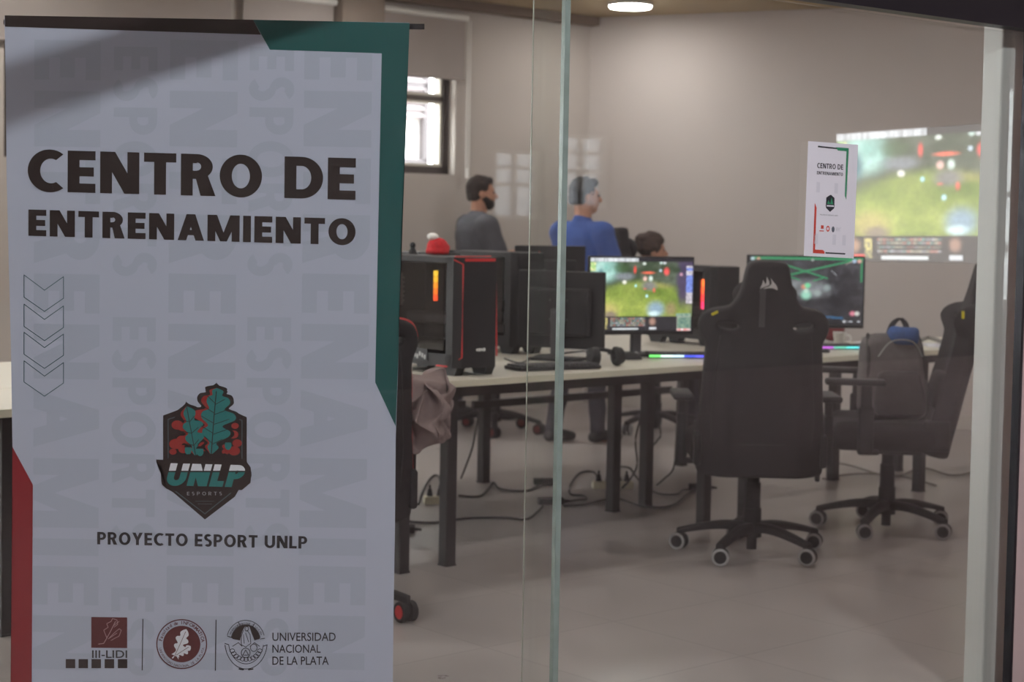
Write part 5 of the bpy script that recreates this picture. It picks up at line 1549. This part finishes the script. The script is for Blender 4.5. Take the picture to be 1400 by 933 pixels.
# webcam
q = on_y(564, 352, 7.42)
t = thing('webcam', 'tiny black cone-shaped camera on the tower next to the banner edge', 'camera', (q.x, q.y, TOPZ + 0.50), 0)
mb = MB(); mb.cyl((0, 0, 0), (0, 0, 0.035), 0.024, 0.008, 20); mb.build('foot', M['blackp'], t, True); mb = MB(); mb.sph((0, 0, 0.04), 0.013); mb.build('lens_ball', M['blackp'], t, True)
# papers and cables heap at the right
for k_, (px_, py_, sx_, sy_, rz_) in enumerate([(1262, 472, 0.22, 0.12, 0.2), (1283, 475, 0.12, 0.09, -0.4), (1190, 470, 0.16, 0.1, 0.6)]):
    q = desk_pt(px_, py_); mb = MB(); mb.box((0, 0, 0.004 + 0.001 * k_), (sx_, sy_, 0.006), 0.001)
    o = mb.build('paper_pad', M['paper'], None); o.location = (q.x, q.y, TOPZ); o.rotation_euler = (0, 0, rz_)
    tag(o, ['long white pad on the right desk beside the jamb', 'small white pad nearest the hidden gaming chair', 'white pad just right of the dark desktop screen'][k_], 'paper pad', 'papers on the right desk')

# ================================================================== CABLES, PLUG STRIPS AND ADAPTERS ON THE FLOOR
def cable(label, pts, r=0.006, m=None, grp='cables on the floor'):
    P_ = [Vector(p) for p in pts]
    mb = MB(); mb.tube(catmull(P_, 8), r, 6)
    o = mb.build('cable', m or M['cable'], None, True); return tag(o, label, 'cable', grp)
def fz_(px, py, z=0.007): return on_z(px, py, z)
def hang(px, py, base): return on_plane(px, py, base, Vector((0, 1, 0)))
s1 = fz_(594, 690, 0.0); s2_ = fz_(822, 668, 0.0)
def strip(label, q, rz, n_=4):
    t = thing('power_strip', label, 'power strip', q, rz)
    mb = MB(); mb.box((0, 0, 0.02), (0.055 * n_, 0.055, 0.04), 0.006); mb.build('body', M['cream'], t)
    for k_ in range(n_):
        x_ = (k_ - (n_ - 1) / 2) * 0.05
        mb = MB(); mb.cyl((x_, 0, 0.04), (x_, 0, 0.075), 0.016, 0.010, 14); mb.cyl((x_, 0, 0.075), (x_, 0, 0.095), 0.006, n=10); mb.build('plug', M['blackp'], t)
    return t
strip('cream power strip with a plug near the left table legs', s1 + Vector((0, 0.02, 0)), R(10), 2)
strip('cream power strip full of black plugs under the middle of the desks', s2_ + Vector((0.06, 0, 0)), R(5), 4)
mb = MB()
for k_, (px_, py_, w_, rz_, lb_) in enumerate([(743, 663, 0.11, 0.1, 'black power adapter on the floor, touching the left side of the glass edge'), (753, 690, 0.13, 0.2, 'black power adapter on the floor, crossing behind the glass edge'), (957, 671, 0.12, 0.0, 'black power adapter on the floor behind the middle gaming chair'), (552, 729, 0.10, 0.0, 'black power adapter on the floor beside the lower banner edge')]):
    q = fz_(px_, py_, 0.0)
    t = thing('power_adapter', lb_, 'power adapter', q, rz_, 'power adapters on the floor')
    mb = MB(); mb.box((0, 0, 0.018), (w_, 0.05, 0.034), 0.006); mb.build('brick', M['blackp'], t)
    mb = MB(); mb.cyl((w_ / 2, 0, 0.018), (w_ / 2 + 0.03, 0, 0.016), 0.008, 0.005, 12); mb.build('strain_relief', M['blackp'], t)
cable('black cable looping from the left power strip to the far adapter', [fz_(*p) for p in [(627, 678), (655, 679), (668, 668), (675, 660), (682, 668), (700, 671), (722, 671), (737, 664)]])
cable('black cable from the near adapter up to the full power strip', [fz_(*p) for p in [(764, 688), (790, 684), (802, 683), (796, 678), (780, 676), (780, 663), (793, 647), (812, 646), (818, 658)]])
cable('long black cable running across the floor under the left desk', [fz_(*p) for p in [(545, 712), (590, 715), (640, 709), (690, 708), (720, 710), (735, 700), (742, 693)]])
cable('black cable wandering from the near adapter towards the right desk leg', [fz_(*p) for p in [(770, 692), (800, 690), (840, 682), (870, 690), (900, 694), (922, 690), (940, 676), (950, 671)]])
cable('black cable arching out of the left power strip', [fz_(*p) for p in [(572, 690), (578, 672), (588, 655), (597, 650)]] + [fz_(602, 658, 0.05), fz_(604, 678, 0.08)])
def drop(px_list, Y, label, z_floor=True):
    pts = [on_y(px_, py_, Y) for px_, py_ in px_list]
    for p in pts: p.z = max(p.z, 0.008)
    cable(label, pts, 0.006, grp='cables hanging under the desks')
drop([(876, 520), (878, 560), (869, 600), (871, 635), (862, 655), (850, 668)], 8.75, 'black cable hanging behind the middle desk leg down to the power strip')
drop([(931, 515), (930, 560), (925, 600), (921, 640), (908, 655), (897, 668)], 9.0, 'black cable hanging left of the middle gaming chair')
drop([(655, 565), (650, 590), (645, 615), (636, 640), (630, 655)], 8.9, 'black cable hanging from the rear desk by the left legs')
drop([(893, 540), (903, 590), (899, 602), (890, 612)], 10.2, 'thin black cable under the seated person')
cable('black cable arching over the full power strip', [fz_(852, 666), fz_(848, 655, 0.05), fz_(842, 640, 0.1), fz_(860, 640, 0.08), fz_(868, 650, 0.04), fz_(880, 664), fz_(900, 675), fz_(925, 676), fz_(935, 670), fz_(948, 670)])
cable('grey cable along the foot of the far wall', [fz_(p, q, 0.01) for p, q in [(1130, 632), (1160, 636), (1220, 652), (1260, 640), (1300, 650), (1330, 646)]], 0.006, M['cableg'])
cable('grey cable trailing left of the backpack chair', [fz_(p, q, 0.01) for p, q in [(1125, 655), (1170, 648), (1230, 651), (1280, 664)]], 0.006, M['cableg'])
# cables draped over the desktop
cable('black cable coiled on the desktop below the back-turned monitor', [desk_pt(x_, y_, 0.006) for x_, y_ in [(690, 492), (712, 498), (735, 488), (760, 486), (800, 482), (812, 488)]], 0.004, grp='cables on the desktops')
cable('grey tangle of cable on the right desktop', [desk_pt(x_, y_, 0.03) for x_, y_ in [(1180, 470), (1200, 476), (1225, 468), (1252, 474), (1270, 469), (1290, 476)]], 0.012, M['cableg'], grp='cables on the desktops')
# ================================================================== PEOPLE
def person(label, loc, rz, tall, top_m, leg_m, seated=False, beard=False, hair='short', arms='down', head_yaw=0.0, seat_z=0.5, bulk=1.0):
    """one continuous skin body with clothing and hair meshes; faces local +Y"""
    t = thing('person', label, 'person', loc, rz)
    k = tall / 1.75
    if seated:
        pel = Vector((0, 0, seat_z + 0.09))
        sh = pel + Vector((0, 0.05, 0.50)) * k
    else:
        pel = Vector((0, 0, 0.93)) * k
        sh = Vector((0, 0.0, 1.44)) * k
    hd = sh + Vector((0, 0.035, 0.20)) * k           # centre of the skull
    HR = Matrix.Rotation(head_yaw, 4, 'Z')
    def hp(x, y, z): return hd + (HR @ Vector((x, y, z))) * k
    body = MB()
    # trunk
    limb(body, [(pel, 0.125 * k), (pel + (sh - pel) * 0.45, 0.115 * k), (pel + (sh - pel) * 0.8, 0.125 * k), (sh - Vector((0, 0, 0.06 * k)), 0.10 * k)], (1.15, 0.78, 1))
    limb(body, [(sh + Vector((-0.15, 0, -0.03)) * k, 0.058 * k), (sh + Vector((0.15, 0, -0.03)) * k, 0.058 * k)])
    limb(body, [(sh, 0.064 * k), (sh + Vector((0, 0.02, 0.10)) * k, 0.056 * k)])
    # head
    body.sph(hp(0, -0.012, 0.035), 0.092 * k, (0.84, 1.03, 0.98), 24, 16)
    body.sph(hp(0, 0.022, -0.02), 0.074 * k, (0.86, 0.95, 1.05), 20, 14)
    body.sph(hp(0, 0.045, -0.075), 0.045 * k, (0.95, 0.9, 0.8), 16, 12)
    limb(body, [(hp(0, 0.088, 0.012), 0.010 * k), (hp(0, 0.110, -0.022), 0.0155 * k)])
    limb(body, [(hp(-0.03, 0.075, 0.028), 0.013 * k), (hp(0.03, 0.075, 0.028), 0.013 * k)])
    limb(body, [(hp(-0.014, 0.088, -0.052), 0.0085 * k), (hp(0.014, 0.088, -0.052), 0.0085 * k)])
    for s_ in (-1, 1):
        body.sph(hp(0.079 * s_, -0.008, -0.012), 0.027 * k, (0.35, 0.75, 1.15), 14, 10)
    limb(body, [(hp(0, -0.02, -0.05), 0.058 * k), (sh + Vector((0, 0.01, 0.05)) * k, 0.058 * k)])
    # arms and hands
    J = {}
    for s_ in (-1, 1):
        S = sh + Vector((0.185 * s_, 0, -0.035)) * k
        if arms == 'forward':
            E_l = S + Vector((0.035 * s_, 0.09, -0.25)) * k; W_ = E_l + Vector((-0.07 * s_, 0.22, 0.05)) * k
        elif arms == 'crossed':
            E_l = S + Vector((0.03 * s_, 0.05, -0.27)) * k; W_ = E_l + Vector((-0.16 * s_, 0.19, 0.05 + 0.02 * s_)) * k
        else:
            E_l = S + Vector((0.045 * s_, -0.02, -0.28)) * k; W_ = E_l + Vector((0.01 * s_, 0.06, -0.24)) * k
        J[s_] = (S, E_l, W_)
        limb(body, [(S, 0.052 * k), (S.lerp(E_l, 0.5), 0.046 * k), (E_l, 0.038 * k), (E_l.lerp(W_, 0.35), 0.038 * k), (W_, 0.026 * k)])
        fd = (W_ - E_l).normalized(); side = fd.cross(Vector((0, 0, 1)));
        if side.length < 0.1: side = Vector((1, 0, 0))
        side.normalize(); dn = fd.cross(side).normalized()
        if dn.z > 0: dn = -dn
        palm = W_ + fd * 0.05 * k
        limb(body, [(W_ + side * 0.014 * k, 0.021 * k), (palm + side * 0.024 * k + fd * 0.03 * k, 0.018 * k)]); limb(body, [(W_ - side * 0.014 * k, 0.021 * k), (palm - side * 0.024 * k + fd * 0.03 * k, 0.018 * k)])
        limb(body, [(W_ + side * 0.0, 0.02 * k), (palm + fd * 0.035 * k, 0.018 * k)])
        for fi, (off, ln) in enumerate(((-0.033, 0.058), (-0.011, 0.072), (0.011, 0.076), (0.033, 0.068))):
            b0 = palm + side * off * k + fd * 0.035 * k
            b1 = b0 + fd * ln * 0.5 * k + dn * 0.008 * k; b2 = b1 + fd * ln * 0.35 * k + dn * 0.025 * k
            limb(body, [(b0, 0.0095 * k), (b1, 0.0085 * k), (b2, 0.0075 * k)])
        th0 = W_ + fd * 0.03 * k - side * 0.03 * k * s_
        limb(body, [(th0, 0.013 * k), (th0 + (fd * 0.03 - side * 0.03 * s_) * k, 0.011 * k), (th0 + (fd * 0.055 - side * 0.035 * s_) * k, 0.009 * k)])
    # legs
    Lg = {}
    for s_ in (-1, 1):
        H_ = pel + Vector((0.095 * s_, 0, -0.03)) * k
        if seated:
            K_ = H_ + Vector((0.03 * s_, 0.44, 0.02)) * k; A_ = Vector((K_.x, K_.y + 0.02, 0.09))
        else:
            st = 0.10
            K_ = Vector((st * s_ * k, 0.015 + 0.05 * s_, 0.50 * k)); A_ = Vector((st * 1.15 * s_ * k, -0.02 + 0.09 * s_, 0.085 * k))
        Lg[s_] = (H_, K_, A_)
        limb(body, [(H_, 0.082 * k), (H_.lerp(K_, 0.5), 0.070 * k), (K_, 0.052 * k), (K_.lerp(A_, 0.3), 0.052 * k), (A_, 0.036 * k)])
        limb(body, [(A_ + Vector((0, -0.02, -0.04)) * k, 0.034 * k), (A_ + Vector((0.01 * s_, 0.12, -0.055)) * k, 0.026 * k)])
    mesh_obj('body', remeshed(body.bm, 0.0085, 2), M['skin'], t)
    # clothes
    c_ = MB(); e = 0.012
    limb(c_, [(pel + Vector((0, 0, -0.02)), 0.125 * k * bulk + e), (pel + (sh - pel) * 0.45, 0.124 * k * bulk + e), (pel + (sh - pel) * 0.8, 0.130 * k * bulk + e), (sh - Vector((0, 0, 0.06 * k)), 0.10 * k * bulk + e)], (1.17, 0.84, 1))
    limb(c_, [(sh + Vector((-0.15, 0, -0.03)) * k, 0.060 * k + e), (sh + Vector((0.15, 0, -0.03)) * k, 0.060 * k + e)])
    limb(c_, [(sh + Vector((0, 0, 0.0)) * k, 0.074 * k + 0.004), (sh + Vector((0, 0.004, 0.035)) * k, 0.066 * k)])
    for s_ in (-1, 1):
        S, E_l, W_ = J[s_]
        limb(c_, [(S, 0.060 * k * bulk + e), (S.lerp(E_l, 0.72), 0.056 * k * bulk + e)])
    mesh_obj('shirt', remeshed(c_.bm, 0.010, 2, lambda p: p + Vector((1, 1, 0)) * 0.006 * noise3(p, 14, 2)), top_m, t)
    c_ = MB()
    limb(c_, [(pel + Vector((0, 0, 0.03)), 0.122 * k), (pel + Vector((0, 0, -0.05)) * k, 0.128 * k)], (1.16, 0.85, 1))
    for s_ in (-1, 1):
        H_, K_, A_ = Lg[s_]
        limb(c_, [(H_, 0.092 * k), (H_.lerp(K_, 0.5), 0.080 * k), (K_, 0.064 * k), (K_.lerp(A_, 0.5), 0.062 * k), (A_ + Vector((0, 0, 0.02)), 0.056 * k)])
    mesh_obj('trousers', remeshed(c_.bm, 0.011, 2, lambda p: p + Vector((1, 1, 0)) * 0.006 * noise3(p, 12, 6)), leg_m, t)
    for s_ in (-1, 1):
        H_, K_, A_ = Lg[s_]
        sx = MB(); b0 = Vector((A_.x, A_.y, 0))
        limb(sx, [(b0 + Vector((0, -0.03, 0.048)), 0.044), (b0 + Vector((0, 0.04, 0.052)), 0.046), (b0 + Vector((0.008 * s_, 0.14, 0.036)), 0.040), (b0 + Vector((0.01 * s_, 0.19, 0.030)), 0.032)], (0.95, 1, 0.9))
        me_ = remeshed(sx.bm, 0.009, 2, lambda p: Vector((p.x, p.y, max(p.z, 0.003))))
        mesh_obj('shoe', me_, M['shoe'], t)
    # face details
    for s_ in (-1, 1):
        mb = MB(); mb.sph(hp(0.031 * s_, 0.082, 0.010), 0.0105 * k, (1.2, 0.6, 0.7), 12, 8); mb.build('eye', mat('eye', srgb(40, 32, 30), 0.3), t, True)
    # hair
    hm = MB()
    if hair == 'short':
        hm.sph(hp(0, -0.022, 0.046), 0.098 * k, (0.86, 1.02, 0.96), 28, 18)
        hm.sph(hp(0, 0.035, 0.095), 0.045 * k, (1.3, 1.0, 0.7), 16, 10)
        hm.sph(hp(0, -0.05, 0.0), 0.078 * k, (0.92, 0.8, 1.0), 20, 14)
        me_ = remeshed(hm.bm, 0.008, 1, lambda p: p + Vector((1, 1, 1)) * 0.006 * noise3(p, 45, 2))
        cutf = lambda p: (HR.inverted() @ (p - hd))
        bm_ = bmesh.new(); bm_.from_mesh(me_)
        dele = [v_ for v_ in bm_.verts if (lambda q: (q.y > 0.045 * k and q.z < 0.062 * k) or q.z < -0.055 * k or (q.y > 0.0 and q.z < 0.0))(cutf(v_.co))]
        bmesh.ops.delete(bm_, geom=dele, context='VERTS'); bm_.to_mesh(me_); bm_.free()
    else:
        rnd = random.Random(5)
        for _ in range(120):
            a_, b_ = rnd.uniform(0, 2 * PI), rnd.uniform(-0.25, 1.0)
            rr = math.sqrt(max(0, 1 - b_ * b_))
            x, y, z = 0.09 * rr * math.cos(a_), 0.100 * rr * math.sin(a_) - 0.02, 0.035 + 0.092 * b_
            if y > 0.045 and z < 0.06: continue
            hm.sph(hp(x, y, z), rnd.uniform(0.018, 0.028) * k, (1, 1, 1), 10, 7)
        hm.sph(hp(0, -0.02, 0.045), 0.095 * k)
        me_ = remeshed(hm.bm, 0.008, 1)
        bm_ = bmesh.new(); bm_.from_mesh(me_)
        dele = [v_ for v_ in bm_.verts if (lambda q: q.y > 0.06 * k and q.z < 0.055 * k)(HR.inverted() @ (v_.co - hd))]
        bmesh.ops.delete(bm_, geom=dele, context='VERTS'); bm_.to_mesh(me_); bm_.free()
    for p in me_.polygons: p.use_smooth = True
    mesh_obj('hair', me_, M['hair'] if hair == 'short' else M['hair2'], t)
    if beard:
        b_ = MB(); b_.sph(hp(0, 0.045, -0.078), 0.054 * k, (1.0, 0.95, 0.75), 18, 12); limb(b_, [(hp(-0.06, 0.01, -0.035), 0.020 * k), (hp(-0.03, 0.06, -0.07), 0.03 * k), (hp(0.03, 0.06, -0.07), 0.03 * k), (hp(0.06, 0.01, -0.035), 0.020 * k)])
        mesh_obj('beard', remeshed(b_.bm, 0.007, 1, lambda p: p + Vector((1, 1, 1)) * 0.004 * noise3(p, 60, 4)), M['hair'], t)
    return t
Ym = 11.95
q = on_y(656, 300, Ym)
person('bearded person in a charcoal T-shirt standing in profile, facing right', (q.x - 0.02, Ym, 0), R(-66), 1.715, M['tee_grey'], M['jeans'], beard=True, arms='forward', head_yaw=R(-14), bulk=1.3)
Yb = 10.75
q = on_y(795, 300, Yb)
person('person in a blue T-shirt standing behind the dark monitors, head turned right', (q.x - 0.0, Yb, 0), R(-44), 1.685, M['tee_blue'], M['jeans'], arms='forward', head_yaw=R(-26), bulk=1.12)
person('curly haired person seated low behind the game screen, facing right', (c7.x - 0.13, c7.y, 0), R(-80), 1.66, mat('dark_tee', srgb(48, 44, 46), 0.9), M['jeans'], seated=True, hair='curly', arms='forward', seat_z=0.475)

# ================================================================== PROJECTED PICTURE ON THE FAR WALL
def wr(px, py):
    q = on_plane(px, py, CN + NR * 0.004, NR); return q
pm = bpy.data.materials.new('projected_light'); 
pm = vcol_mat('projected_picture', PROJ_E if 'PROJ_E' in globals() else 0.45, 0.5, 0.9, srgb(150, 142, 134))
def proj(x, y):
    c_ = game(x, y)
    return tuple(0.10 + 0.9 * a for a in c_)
po = picture_mesh('projected_picture', [wr(1144, 184), wr(1418, 164), wr(1410, 361), wr(1150, 357)], proj, 200, 112, pm, None)  # projector's light put in as the mesh's own emission
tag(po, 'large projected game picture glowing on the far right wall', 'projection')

# ================================================================== SKY LIGHT
w = bpy.data.worlds.new('sky'); scene.world = w; w.use_nodes = True
bg = w.node_tree.nodes['Background']
bg.inputs['Color'].default_value = (0.93, 0.96, 1.0, 1)
bg.inputs['Strength'].default_value = SKY
vs_ = scene.view_settings
vs_.view_transform = 'Standard'; vs_.look = 'None'; vs_.gamma = 1.0; vs_.use_curve_mapping = False
vs_.exposure = EXPO
scene.cycles.max_bounces = 8; scene.cycles.diffuse_bounces = 5; scene.cycles.transparent_max_bounces = 16; scene.cycles.glossy_bounces = 4
scene.cycles.caustics_reflective = False; scene.cycles.caustics_refractive = False
scene.cycles.use_denoising = True
scene.cycles.sample_clamp_indirect = 6.0
bpy.data.scenes.remove(_tmp_scene)
